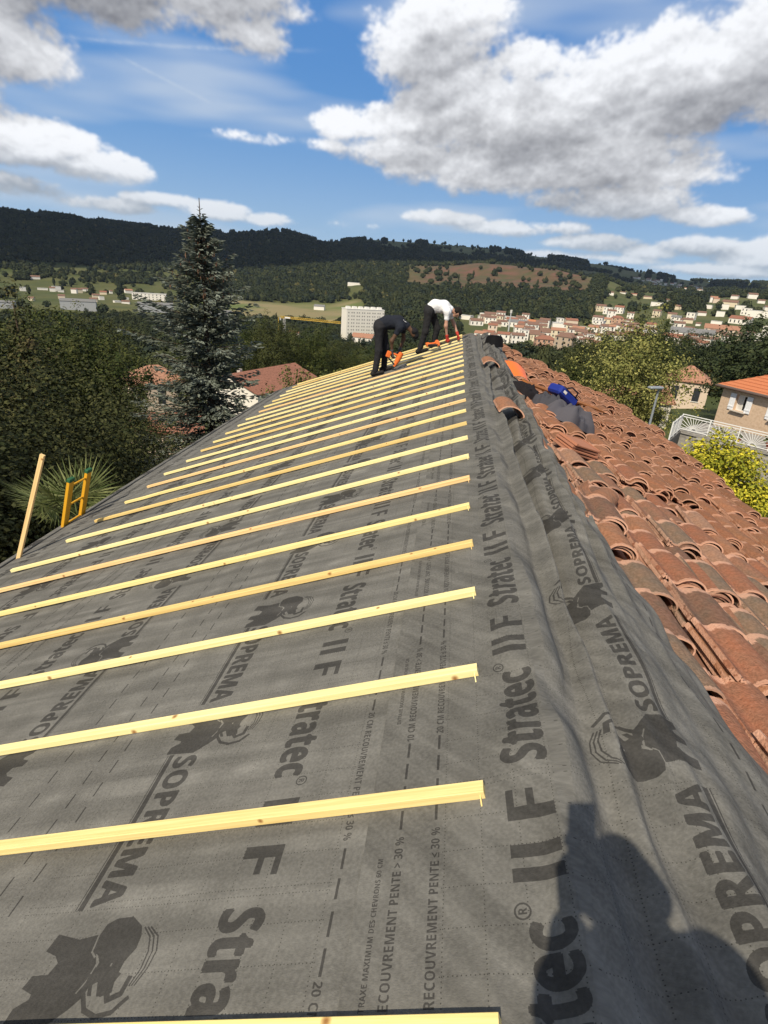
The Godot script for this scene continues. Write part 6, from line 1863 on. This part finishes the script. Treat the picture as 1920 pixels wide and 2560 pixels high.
# j: joints. hands: [direction, back] for each side. clothes: colours
func figure(at: Vector3, label: String, j: Dictionary, c: Dictionary) -> Node3D:
	var o := thing("person", at, label, "person")
	var skin := MB.new()
	var torso := [[j.pelvis, j.waist, 0.135, 0.125], [j.waist, j.chest, 0.125, 0.135], [j.chest, j.nape, 0.13, 0.075], [j.sho_a, j.sho_b, 0.075, 0.075], [j.hip_a, j.hip_b, 0.105, 0.105]]
	var limbs := []
	for s in ["a", "b"]:
		torso.append([j.chest, j["sho_" + s], 0.11, 0.07])
		limbs.append_array([[j["sho_" + s], j["elb_" + s], 0.054, 0.041], [j["elb_" + s], j["wri_" + s], 0.040, 0.027],
			[j["hip_" + s], j["kne_" + s], 0.090, 0.058], [j["kne_" + s], j["ank_" + s], 0.056, 0.038], [j["hee_" + s], j["toe_" + s], 0.040, 0.030]])
	var all := torso + limbs + [[j.nape, j.head, 0.056, 0.060]]
	blend_mesh(skin, all, 0.014, 0.05)
	# head: cranium, face, nose, chin, ears
	var up: Vector3 = j.up.normalized()
	var fa: Vector3 = j.face.normalized()
	var si := up.cross(fa).normalized()
	var h: Vector3 = j.head
	var hb := [[h + up * 0.035 - fa * 0.025, h + up * 0.035 + fa * 0.02, 0.083, 0.078], [h - up * 0.03 + fa * 0.025, h - up * 0.075 + fa * 0.045, 0.066, 0.040],
		[h + fa * 0.085 + up * 0.010, h + fa * 0.105 - up * 0.022, 0.010, 0.015], [h + fa * 0.075 - up * 0.058 - si * 0.018, h + fa * 0.075 - up * 0.058 + si * 0.018, 0.012, 0.012], [h + fa * 0.083 + up * 0.032 - si * 0.035, h + fa * 0.083 + up * 0.032 + si * 0.035, 0.012, 0.012]]
	for s in [-1.0, 1.0]: hb.append([h + si * s * 0.080 + up * 0.015, h + si * s * 0.086 - up * 0.025, 0.014, 0.010])
	blend_mesh(skin, hb, 0.006, 0.02)
	for s in ["a", "b"]:
		var sd := 1.0 if s == "a" else -1.0
		if not c.has("glove"): blend_mesh(skin, hand_bones(j["wri_" + s], j["dir_" + s], j["bak_" + s], sd, j.curl), 0.004, 0.008)
	put(skin, "body", mat("skin_" + c.id, c.skin, 0.6), o)
	for s in [-1.0, 1.0]:
		var ey := MB.new()
		ey.ball(h + fa * 0.079 + up * 0.012 + si * s * 0.031, Vector3.ONE * 0.011, 8, 6)
		put(ey, "eye", mat("eye_dark", lin(0.03, 0.025, 0.02), 0.2), o)
	var hr := MB.new()
	blend_mesh(hr, [[h + up * 0.060 - fa * 0.035, h + up * 0.068 + fa * 0.035, 0.088, 0.070], [h - fa * 0.062 + up * 0.02, h - fa * 0.060 - up * 0.035, 0.055, 0.045], [h + up * 0.03 - si * 0.06 - fa * 0.02, h + up * 0.03 + si * 0.06 - fa * 0.02, 0.052, 0.052]], 0.008, 0.03)
	put(hr, "hair" if not c.has("cap") else "cap", mat("hair_" + c.id, c.hair, 0.85), o)
	if c.has("cap"):
		var br := MB.new()
		blend_mesh(br, [[h + up * 0.058 + fa * 0.08 - si * 0.04, h + up * 0.058 + fa * 0.08 + si * 0.04, 0.014, 0.014], [h + up * 0.05 + fa * 0.13 - si * 0.025, h + up * 0.05 + fa * 0.13 + si * 0.025, 0.010, 0.010]], 0.006, 0.03)
		put(br, "cap_peak", mats["hair_" + c.id], o)
	# clothes follow the body a little outside it
	var sh := MB.new()
	var sb := []
	var bulk: float = c.get("bulk", 0.014)
	for b in torso.slice(0, 4) + torso.slice(5): sb.append([b[0], b[1], b[2] + bulk, b[3] + bulk])
	for s in ["a", "b"]:
		var t: float = c.sleeve
		var up_e: Vector3 = j["elb_" + s]
		if t <= 1.0: sb.append([j["sho_" + s], j["sho_" + s].lerp(up_e, t), 0.072, 0.064])
		else:
			sb.append([j["sho_" + s], up_e, 0.070, 0.056])
			sb.append([up_e, up_e.lerp(j["wri_" + s], t - 1.0), 0.056, 0.044])
	if c.has("loose"): sb.append([j.waist + c.loose, j.chest + c.loose * 0.7, 0.10, 0.10])
	if c.has("hood"): sb.append([j.nape - fa * 0.02, j.nape - fa * 0.06 + up * 0.03, 0.09, 0.07])
	blend_mesh(sh, sb, 0.013, 0.045)
	put(sh, "shirt", cloth_mat("shirt_" + c.id, c.shirt), o)
	var tr := MB.new()
	var tb := [[j.pelvis, j.pelvis.lerp(j.waist, 0.45), 0.152, 0.142], [j.hip_a, j.hip_b, 0.122, 0.122]]
	for s in ["a", "b"]:
		tb.append([j["hip_" + s], j["kne_" + s], 0.110, 0.080])
		tb.append([j["kne_" + s], j["ank_" + s] + Vector3(0, 0.02, 0), 0.080, 0.068])
	blend_mesh(tr, tb, 0.014, 0.05)
	put(tr, "trousers", cloth_mat("trousers_" + c.id, c.trousers), o)
	for s in ["a", "b"]:
		var bt := MB.new()
		blend_mesh(bt, [[j["hee_" + s], j["toe_" + s], 0.052, 0.042], [j["hee_" + s], j["ank_" + s] + Vector3(0, 0.03, 0), 0.055, 0.056]], 0.012, 0.03)
		put(bt, "boot", mat("boot_" + c.id, c.boot, 0.7), o)
		if c.has("glove"):
			var gl := MB.new()
			var sd := 1.0 if s == "a" else -1.0
			blend_mesh(gl, hand_bones(j["wri_" + s], j["dir_" + s], j["bak_" + s], sd, j.curl, 0.0025) + [[j["wri_" + s].lerp(j["elb_" + s], 0.18), j["wri_" + s], 0.040, 0.032]], 0.004, 0.010)
			put(gl, "glove", mat("glove_" + c.id, c.glove, 0.8), o)
	return o

func cloth_mat(key: String, col: Color) -> StandardMaterial3D:
	var m := mat(key, col, 0.9)
	if m.normal_texture == null:
		var nt := NoiseTexture2D.new()
		nt.width = 256; nt.height = 256; nt.seamless = true; nt.as_normal_map = true; nt.bump_strength = 5.0
		nt.noise = noise(88, 0.022, 3)
		m.normal_enabled = true
		m.normal_texture = nt
		m.normal_scale = 1.0
		m.uv1_scale = Vector3(2.2, 1.3, 1)
	return m
func nail_gun(at: Vector3, b: Basis, label: String) -> void:
	var o := thing("nail_gun", at, label, "tool")
	o.basis = b
	var or_m := mat("tool_orange", lin(0.72, 0.16, 0.035), 0.45)
	var bk := mat("tool_black", lin(0.025, 0.025, 0.027), 0.6)
	var bd := MB.new()      # body: a stout barrel with a rounded cap
	bd.tube([Vector3(0, 0.22, 0), Vector3(0, 0.20, 0), Vector3(0, 0.06, 0), Vector3(0, -0.02, 0), Vector3(0, -0.10, 0)], [0.030, 0.052, 0.056, 0.040, 0.024], 14)
	put(bd, "body", or_m, o)
	var hn := MB.new()
	hn.tube([Vector3(-0.03, 0.13, 0), Vector3(-0.13, 0.12, 0), Vector3(-0.20, 0.10, 0)], [0.026, 0.022, 0.026], 10)
	put(hn, "handle", or_m, o)
	var bt := MB.new()
	bt.box(Transform3D(Basis(Vector3.BACK, 0.15), Vector3(-0.225, 0.06, 0)), Vector3(0.09, 0.13, 0.075), null, 0.012)
	put(bt, "battery", or_m, o)
	var mg := MB.new()
	mg.bar(Vector3(0.01, -0.07, 0), Vector3(-0.24, 0.01, 0), 0.032, 0.055, Vector3.BACK, null, 0.006)
	put(mg, "magazine", bk, o)
	var ns := MB.new()
	ns.box(Transform3D(Basis(), Vector3(0.0, -0.13, 0)), Vector3(0.03, 0.07, 0.026), null, 0.005)
	put(ns, "nose", bk, o)
	var tg := MB.new()
	tg.box(Transform3D(Basis(), Vector3(-0.055, 0.095, 0)), Vector3(0.012, 0.04, 0.014))
	put(tg, "trigger", bk, o)

func build_people() -> void:
	var V := func(x: float, y: float, z: float) -> Vector3: return Vector3(x, y, z)
	figure(L(2.113, 12.13, 0.02), "person in dark navy t-shirt and trousers bent over holding an orange nail gun", {
		"pelvis": Vector3(0.03, 1.10, 0), "waist": Vector3(0.19, 1.19, 0), "chest": Vector3(0.43, 1.20, 0), "nape": Vector3(0.62, 1.14, 0), "head": Vector3(0.78, 1.02, 0), "up": Vector3(0.72, -0.55, 0.0), "face": Vector3(0.35, -0.9, 0.15),
		"sho_a": Vector3(0.50, 1.11, 0.19), "elb_a": Vector3(0.34, 0.82, 0.25), "wri_a": Vector3(0.36, 0.56, 0.19), "dir_a": Vector3(0.2, -1, -0.1), "bak_a": Vector3(-0.6, 0, 0.8),
		"sho_b": Vector3(0.53, 1.13, -0.19), "elb_b": Vector3(0.56, 0.83, -0.22), "wri_b": Vector3(0.50, 0.58, -0.08), "dir_b": Vector3(-0.2, -1, 0.3), "bak_b": Vector3(0.6, 0, -0.8),
		"hip_a": Vector3(0.02, 1.06, 0.10), "kne_a": Vector3(0.05, 0.58, 0.13), "ank_a": Vector3(0.0, 0.10, 0.14), "hee_a": Vector3(-0.05, 0.05, 0.14), "toe_a": Vector3(0.17, 0.11, 0.16),
		"hip_b": Vector3(0.07, 1.07, -0.10), "kne_b": Vector3(0.17, 0.63, -0.14), "ank_b": Vector3(0.16, 0.17, -0.16), "hee_b": Vector3(0.11, 0.11, -0.16), "toe_b": Vector3(0.33, 0.18, -0.15), "curl": 1.0},
		{"id": "navy", "skin": lin(0.10, 0.055, 0.035), "hair": lin(0.012, 0.012, 0.014), "cap": true, "shirt": lin(0.016, 0.019, 0.028), "trousers": lin(0.022, 0.022, 0.025), "boot": lin(0.02, 0.018, 0.017), "glove": lin(0.07, 0.07, 0.075), "sleeve": 0.42, "loose": Vector3(0, -0.06, 0)})
	var mk := MB.new()
	mk.box(Transform3D(Basis(Vector3.BACK, -0.35), Vector3(0.545, 1.268, 0.085)), Vector3(0.05, 0.006, 0.016))
	mk.box(Transform3D(Basis(Vector3.BACK, -0.35), Vector3(0.60, 1.235, 0.11)), Vector3(0.045, 0.006, 0.03))
	put(mk, "shirt_print", mat("print_white", lin(0.7, 0.7, 0.7), 0.8), get_node("person"))
	get_node("person").scale = Vector3.ONE * 0.92
	nail_gun(L(2.113, 12.13, 0.02) + Vector3(0.435, 0.33, 0.15), Basis(Vector3.UP, 0.25) * Basis(Vector3.BACK, -0.45), "orange nail gun held by the person in dark navy")
	figure(L(1.256, 13.9, 0.02), "person in white t-shirt and black trousers bending to the ridge with red gloves", {
		"pelvis": Vector3(0.15, 1.08, 0), "waist": Vector3(0.27, 1.19, 0), "chest": Vector3(0.50, 1.18, 0), "nape": Vector3(0.66, 1.13, 0), "head": Vector3(0.82, 1.06, 0), "up": Vector3(0.75, 0.35, 0.1), "face": Vector3(0.5, -0.85, 0.2),
		"sho_a": Vector3(0.60, 1.07, 0.19), "elb_a": Vector3(0.60, 0.74, 0.23), "wri_a": Vector3(0.66, 0.46, 0.18), "dir_a": Vector3(0.5, -0.9, -0.1), "bak_a": Vector3(0.2, 0.4, 0.8),
		"sho_b": Vector3(0.62, 1.09, -0.18), "elb_b": Vector3(0.80, 0.76, -0.2), "wri_b": Vector3(0.92, 0.53, -0.1), "dir_b": Vector3(0.5, -0.9, 0.1), "bak_b": Vector3(0.6, 0.6, -0.3),
		"hip_a": Vector3(0.14, 1.03, 0.10), "kne_a": Vector3(0.10, 0.56, 0.13), "ank_a": Vector3(0.0, 0.10, 0.10), "hee_a": Vector3(-0.05, 0.05, 0.10), "toe_a": Vector3(0.17, 0.12, 0.12),
		"hip_b": Vector3(0.19, 1.03, -0.10), "kne_b": Vector3(0.38, 0.64, -0.12), "ank_b": Vector3(0.33, 0.24, -0.14), "hee_b": Vector3(0.28, 0.17, -0.14), "toe_b": Vector3(0.50, 0.25, -0.13), "curl": 0.9},
		{"id": "white", "skin": lin(0.42, 0.24, 0.17), "hair": lin(0.015, 0.012, 0.010), "shirt": lin(0.72, 0.73, 0.75), "trousers": lin(0.022, 0.022, 0.024), "boot": lin(0.015, 0.015, 0.015), "glove": lin(0.45, 0.05, 0.035), "sleeve": 0.48, "loose": Vector3(0, -0.08, 0)})
	get_node("person_001").scale = Vector3.ONE * 0.92
	nail_gun(L(0.75, 13.35, 0.14), Basis(Vector3.UP, -0.5) * Basis(Vector3.RIGHT, -1.35) * Basis(Vector3.BACK, 0.7), "orange nail gun lying on the battens by the red gloves")
	# the photographer, standing behind the phone: only the shadow is in the picture
	var by := -1.47
	figure(Vector3(0, 0, 0), "person in a dark jacket holding up a phone at the ridge", {
		"pelvis": Vector3(0.10, -0.52, 0.36), "waist": Vector3(0.10, -0.38, 0.35), "chest": Vector3(0.09, -0.19, 0.35), "nape": Vector3(0.05, -0.06, 0.34), "head": Vector3(0.018, 0.072, 0.29), "up": Vector3(0, 1, 0.1), "face": Vector3(-0.05, -0.25, -1),
		"sho_a": Vector3(-0.03, -0.13, 0.36), "elb_a": Vector3(0.0, -0.40, 0.28), "wri_a": Vector3(0.0, -0.215, 0.105), "dir_a": Vector3(-0.22, 0.95, -0.45), "bak_a": Vector3(-0.9, 0.1, 0.1),
		"sho_b": Vector3(0.21, -0.055, 0.36), "elb_b": Vector3(0.27, -0.26, 0.22), "wri_b": Vector3(0.070, -0.105, 0.09), "dir_b": Vector3(-0.50, 0.8, -0.3), "bak_b": Vector3(0.9, 0.1, 0.1),
		"hip_a": Vector3(0.01, -0.56, 0.36), "kne_a": Vector3(-0.02, -1.0, 0.33), "ank_a": Vector3(-0.04, by + 0.04, 0.38), "hee_a": Vector3(-0.04, by + 0.01, 0.42), "toe_a": Vector3(-0.06, by + 0.01, 0.22),
		"hip_b": Vector3(0.19, -0.56, 0.36), "kne_b": Vector3(0.22, -0.98, 0.33), "ank_b": Vector3(0.24, by + 0.15, 0.38), "hee_b": Vector3(0.24, by + 0.12, 0.42), "toe_b": Vector3(0.26, by + 0.13, 0.22), "curl": 1.0},
		{"id": "dark", "skin": lin(0.35, 0.22, 0.16), "hair": lin(0.02, 0.016, 0.012), "shirt": lin(0.03, 0.035, 0.045), "trousers": lin(0.03, 0.03, 0.035), "boot": lin(0.03, 0.028, 0.025), "sleeve": 1.9, "hood": true, "bulk": 0.022})
	var fw := Vector3(-0.08527, -0.39198, -0.91601).normalized()
	var rt := Vector3(0.99014, 0.06924, -0.12180).normalized()
	var b := Basis(rt, rt.cross(fw), -fw)
	var ph := thing("phone", -fw * 0.016 - b.y * 0.048, "dark phone held upright at the ridge", "phone")
	ph.basis = b
	var pm := MB.new()
	pm.box(Transform3D(), Vector3(0.075, 0.158, 0.009), null, 0.003)
	put(pm, "case", mat("phone_dark", lin(0.02, 0.02, 0.022), 0.4), ph)
	var sc := MB.new()
	sc.box(Transform3D(Basis(), Vector3(0, 0, 0.005)), Vector3(0.070, 0.150, 0.001))
	put(sc, "screen", mat("phone_glass", lin(0.01, 0.01, 0.012), 0.1), ph)
# ---------- things lying about
# a crumpled cloth: a lumpy sheet over a mound
func cloth(seed_: int, w: float, d: float, h: float, wrinkle: float) -> MB:
	var n := noise(seed_, 3.0 / w, 2)
	var n2 := noise(seed_ + 1, 8.0 / w, 1)
	n2.fractal_type = FastNoiseLite.FRACTAL_RIDGED
	var N := 44
	var p := PackedVector3Array()
	var t := PackedVector2Array()
	for j in N:
		for i in N:
			var u := (i / (N - 1.0) - 0.5) * 2.0
			var v := (j / (N - 1.0) - 0.5) * 2.0
			# square to disc
			var du := u * sqrt(1.0 - v * v * 0.5)
			var dv := v * sqrt(1.0 - u * u * 0.5)
			var ang := atan2(dv, du)
			var rad := 1.0 + 0.22 * n.get_noise_2d(cos(ang) * w * 0.3, sin(ang) * w * 0.3)
			var rr := sqrt(du * du + dv * dv)
			var y := h * pow(maxf(0.0, 1.0 - rr * rr), 0.6) * (0.8 + 0.6 * n.get_noise_2d(du * w * 0.45, dv * w * 0.45)) + wrinkle * (n2.get_noise_2d(du * w * 0.2 + dv * 0.05, dv * w * 0.26) * 0.5 + 0.5) * smoothstep(1.0, 0.55, rr)
			p.append(Vector3(du * w * 0.5 * rad, maxf(y, 0.0) - 0.05 * smoothstep(0.85, 1.0, rr), dv * d * 0.5 * rad))
			t.append(Vector2(u, v))
	var m := MB.new()
	m.sheet(p, N, N, t, PackedVector2Array(), true)
	return m
func build_props() -> void:
	var rb := Basis(DR, NR, Vector3(0, 0, 1))
	# stack of flat tiles
	for k in 4:
		var m := MB.new()
		m.box(Transform3D(), Vector3(0.42, 0.020, 0.26), null, 0.004)
		for q in [-0.19, 0.19]: m.box(Transform3D(Basis(), Vector3(q, 0.0135, 0)), Vector3(0.03, 0.007, 0.25), null, 0.002)
		var o := put(m, "flat_tile", mat("tile_flat_%d" % (k % 2), lin(0.40, 0.175, 0.105) if k % 2 else lin(0.36, 0.165, 0.105), 0.9))
		o.transform = Transform3D(rb * Basis(Vector3.UP, 0.55 + 0.03 * k), R(0.92 + 0.015 * (k % 2), 5.75, 0.115 + 0.030 * k))
		tag(o, ["lowest", "second", "third", "topmost"][k] + " flat orange clay tile of the small stack beside the membrane", "tile", "stack of flat tiles")
	# plank
	var pk := MB.new()
	beam(pk, R(0.75, 9.0, 0.17), R(2.55, 10.9, 0.13), 0.22, 0.028, NR, 0.0)
	var plank := put(pk, "plank", wood("plank_wood", Color(0.66, 0.43, 0.24), Color(0.50, 0.31, 0.17), 57))
	tag(plank, "brown wooden plank lying slantwise across the tiles", "plank")
	# blue tool bag: an open soft box, blue outside, black inside
	var bg := thing("tool_bag", R(1.36, 9.15, 0.16), "blue tool bag with a black flap lying open on the tiles", "bag")
	bg.basis = Basis(Vector3.UP, 0.55) * rb * Basis(Vector3.BACK, -0.22)
	var bl := MB.new()
	bl.box(Transform3D(Basis(), Vector3(0, 0.07, 0)), Vector3(0.46, 0.14, 0.30), null, 0.03)
	put(bl, "body", mat("bag_blue", lin(0.014, 0.032, 0.24), 0.7), bg)
	var fl := MB.new()
	fl.box(Transform3D(Basis(Vector3.RIGHT, 0.20), Vector3(0.06, 0.165, 0.0)), Vector3(0.34, 0.020, 0.26), null, 0.008)
	put(fl, "flap", mat("bag_black", lin(0.012, 0.013, 0.022), 0.7), bg)
	var hd := MB.new()
	hd.tube([Vector3(-0.15, 0.13, 0.15), Vector3(-0.10, 0.19, 0.20), Vector3(0.05, 0.19, 0.21), Vector3(0.12, 0.13, 0.15)], [0.012, 0.012, 0.012, 0.012], 8)
	put(hd, "handle", mats.bag_black, bg)
	var lb := MB.new()
	lb.box(Transform3D(Basis(Vector3.RIGHT, 0.0), Vector3(-0.12, 0.08, 0.153)), Vector3(0.07, 0.04, 0.004))
	put(lb, "tag", mats.far_white, bg)
	# clothes
	var c1 := put(cloth(21, 0.80, 0.62, 0.17, 0.07), "jacket", mat("cloth_grey", lin(0.085, 0.082, 0.095), 0.95))
	c1.transform = Transform3D(Basis(Vector3.UP, 0.5) * rb, R(1.20, 7.55, 0.12))
	tag(c1, "crumpled dark grey jacket on the tiles below the blue tool bag", "jacket")
	var c2 := put(cloth(23, 0.50, 0.42, 0.14, 0.06), "sweater", mat("cloth_charcoal", lin(0.055, 0.055, 0.065), 0.95))
	c2.transform = Transform3D(Basis(Vector3.UP, 1.4) * rb, R(0.94, 7.85, 0.12))
	tag(c2, "charcoal sweater heaped between the jacket and the blue tool bag", "sweater")
	var c3 := put(cloth(25, 0.46, 0.62, 0.12, 0.04), "black_bag", mat("cloth_black", lin(0.014, 0.012, 0.014), 0.9))
	c3.transform = Transform3D(Basis(Vector3.UP, 0.3) * rb, R(0.66, 8.35, 0.09))
	tag(c3, "slumped black bag against the draped membrane beside the plank", "bag")
	# orange plastic sheet, bent
	var op := MB.new()
	var p := PackedVector3Array()
	var t := PackedVector2Array()
	for j in 8:
		for i in 8:
			var u := i / 7.0 - 0.5
			var v := j / 7.0 - 0.5
			p.append(Vector3(u * (0.34 - 0.1 * v), 0.10 + 0.05 * cos(u * 3.0) + 0.16 * (-v), v * 0.42))
			t.append(Vector2(u, v))
	op.sheet(p, 8, 8, t, PackedVector2Array(), true)
	var os := put(op, "plastic_sheet", mat("plastic_orange", lin(0.85, 0.17, 0.035), 0.4))
	os.transform = Transform3D(Basis(Vector3.UP, 0.35) * rb, R(0.60, 9.25, 0.12))
	tag(os, "bright orange bent plastic sheet behind the black bag", "sheet")
	# black bucket turned over near the far end of the ridge
	var bk := thing("bucket", R(0.44, 13.0, 0.14), "black bucket lying near the far end of the ridge", "bucket")
	var bm := MB.new()
	bm.tube([Vector3(0, 0.0, 0), Vector3(0, 0.02, 0), Vector3(0, 0.16, 0), Vector3(0, 0.21, 0), Vector3(0, 0.225, 0)], [0.20, 0.205, 0.185, 0.15, 0.06], 18)
	put(bm, "body", mat("rubber_black", lin(0.010, 0.010, 0.011), 0.5), bk)
	var rm := MB.new()
	rm.tube([Vector3(0, 0.0, 0), Vector3(0, 0.025, 0)], [0.215, 0.215], 18)
	put(rm, "rim", mats.rubber_black, bk)
	# yellow ladder against the gutter, green end caps
	var ld := thing("ladder", Vector3(-4.99, -9.3, -6.2), "yellow ladder with green end caps leaning on the gutter", "ladder")
	var inv := ld.transform.affine_inverse()
	var a0 := Vector3(-4.63, -3.305, -6.025)
	var a1 := Vector3(-4.431, -2.613, -6.025)
	var d := (a1 - a0).normalized()
	var foot := a0 - d * 6.1
	for z in [0.0, -0.361]:
		var rl := MB.new()
		rl.bar(inv * (foot + Vector3(0, 0, z)), inv * (a1 + Vector3(0, 0, z)), 0.04, 0.095, Vector3.BACK, null, 0.004)
		put(rl, "rail", mat("ladder_yellow", lin(0.70, 0.36, 0.025), 0.5), ld)
		var cp := MB.new()
		cp.bar(inv * (a1 + Vector3(0, 0, z) - d * 0.03), inv * (a1 + Vector3(0, 0, z) + d * 0.02), 0.048, 0.105, Vector3.BACK, null, 0.006)
		put(cp, "end_cap", mat("cap_green", lin(0.03, 0.11, 0.05), 0.6), ld)
	for k in 23:
		var q := a1 - d * (0.10 + k * 0.28)
		var rg := MB.new()
		rg.tube([inv * q, inv * (q + Vector3(0, 0, -0.361))], [0.014, 0.014], 8)
		put(rg, "rung", mats.ladder_yellow, ld)
	# a spare batten stood against the eave
	var st := MB.new()
	var s0 := Vector3(-4.542, -3.271, -5.099)
	var s1 := Vector3(-4.018, -1.973, -5.099)
	beam(st, s0 - (s1 - s0).normalized() * 2.4, s1, 0.045, 0.03, Vector3.BACK, 0.3)
	tag(put(st, "spare_batten", mats.pine_c), "spare batten leaning upright on the gutter beside the ladder", "batten")
	# grey vent pipe beyond the gutter
	var vp := thing("vent_pipe", Vector3(-5.10, -9.38, -5.36), "pale grey pipe with a flared collar beyond the gutter", "pipe")
	var pp := MB.new()
	pp.tube([Vector3(0, 0, 0), Vector3(0, 5.95, 0), Vector3(0, 6.12, 0)], [0.045, 0.045, 0.05], 12)
	put(pp, "pipe", mat("pipe_grey", lin(0.30, 0.32, 0.34), 0.5), vp)
	var fc := MB.new()
	fc.tube([Vector3(0, 6.10, 0), Vector3(0, 6.22, 0), Vector3(0, 6.25, 0)], [0.052, 0.085, 0.085], 14)
	put(fc, "collar", mats.pipe_grey, vp)
	# fan palm behind the ladder
	var pal := thing("fan_palm", on_ground(-36.2, 9.4), "fan palm with stiff green fronds behind the yellow ladder", "palm")
	var top := -3.95 - pal.position.y
	var tk := MB.new()
	tk.tube([Vector3.ZERO, Vector3(0.05, top * 0.5, 0), Vector3(0, top, 0)], [0.14, 0.12, 0.13], 10)
	put(tk, "trunk", mats.bark, pal)
	var r := RandomNumberGenerator.new()
	r.seed = 66
	for k in 11:
		var az := TAU * k / 11.0 + r.randf_range(-0.2, 0.2)
		var el := r.randf_range(0.15, 1.15)
		var out := Vector3(cos(az) * cos(el), sin(el), sin(az) * cos(el))
		var hub := Vector3(0, top, 0) + out * r.randf_range(0.35, 0.6)
		var fr := MB.new()
		fr.tube([Vector3(0, top - 0.05, 0), hub], [0.014, 0.010], 5, Color(0.10, 0.12, 0.04))
		var side := out.cross(Vector3.UP).normalized()
		var nrm := side.cross(out).normalized()
		for q in 30:
			var an := lerpf(-2.15, 2.15, q / 29.0)
			var dir := (out * cos(an) + side * sin(an) + nrm * (0.10 - 0.18 * absf(an) / 2.0)).normalized()
			var len := 0.72 * (1.0 - 0.16 * absf(an)) * r.randf_range(0.92, 1.06)
			var ax := dir.cross(nrm).normalized()
			var w := 0.017
			var col := Color(0.07, 0.095, 0.028).lerp(Color(0.22, 0.24, 0.10), r.randf())
			for sd in [-1.0, 1.0]:
				var a := hub + dir * 0.05
				var b: Vector3 = hub + dir * len * 0.45 + ax * w * sd - nrm * 0.008
				var c := hub + dir * len - nrm * 0.05 * r.randf()
				if sd > 0: fr.tri(a, c, b, col)
				else: fr.tri(a, b, c, col)
		put(fr, "frond", foliage("leaf_palm", Color(0.06, 0.08, 0.02)), pal)
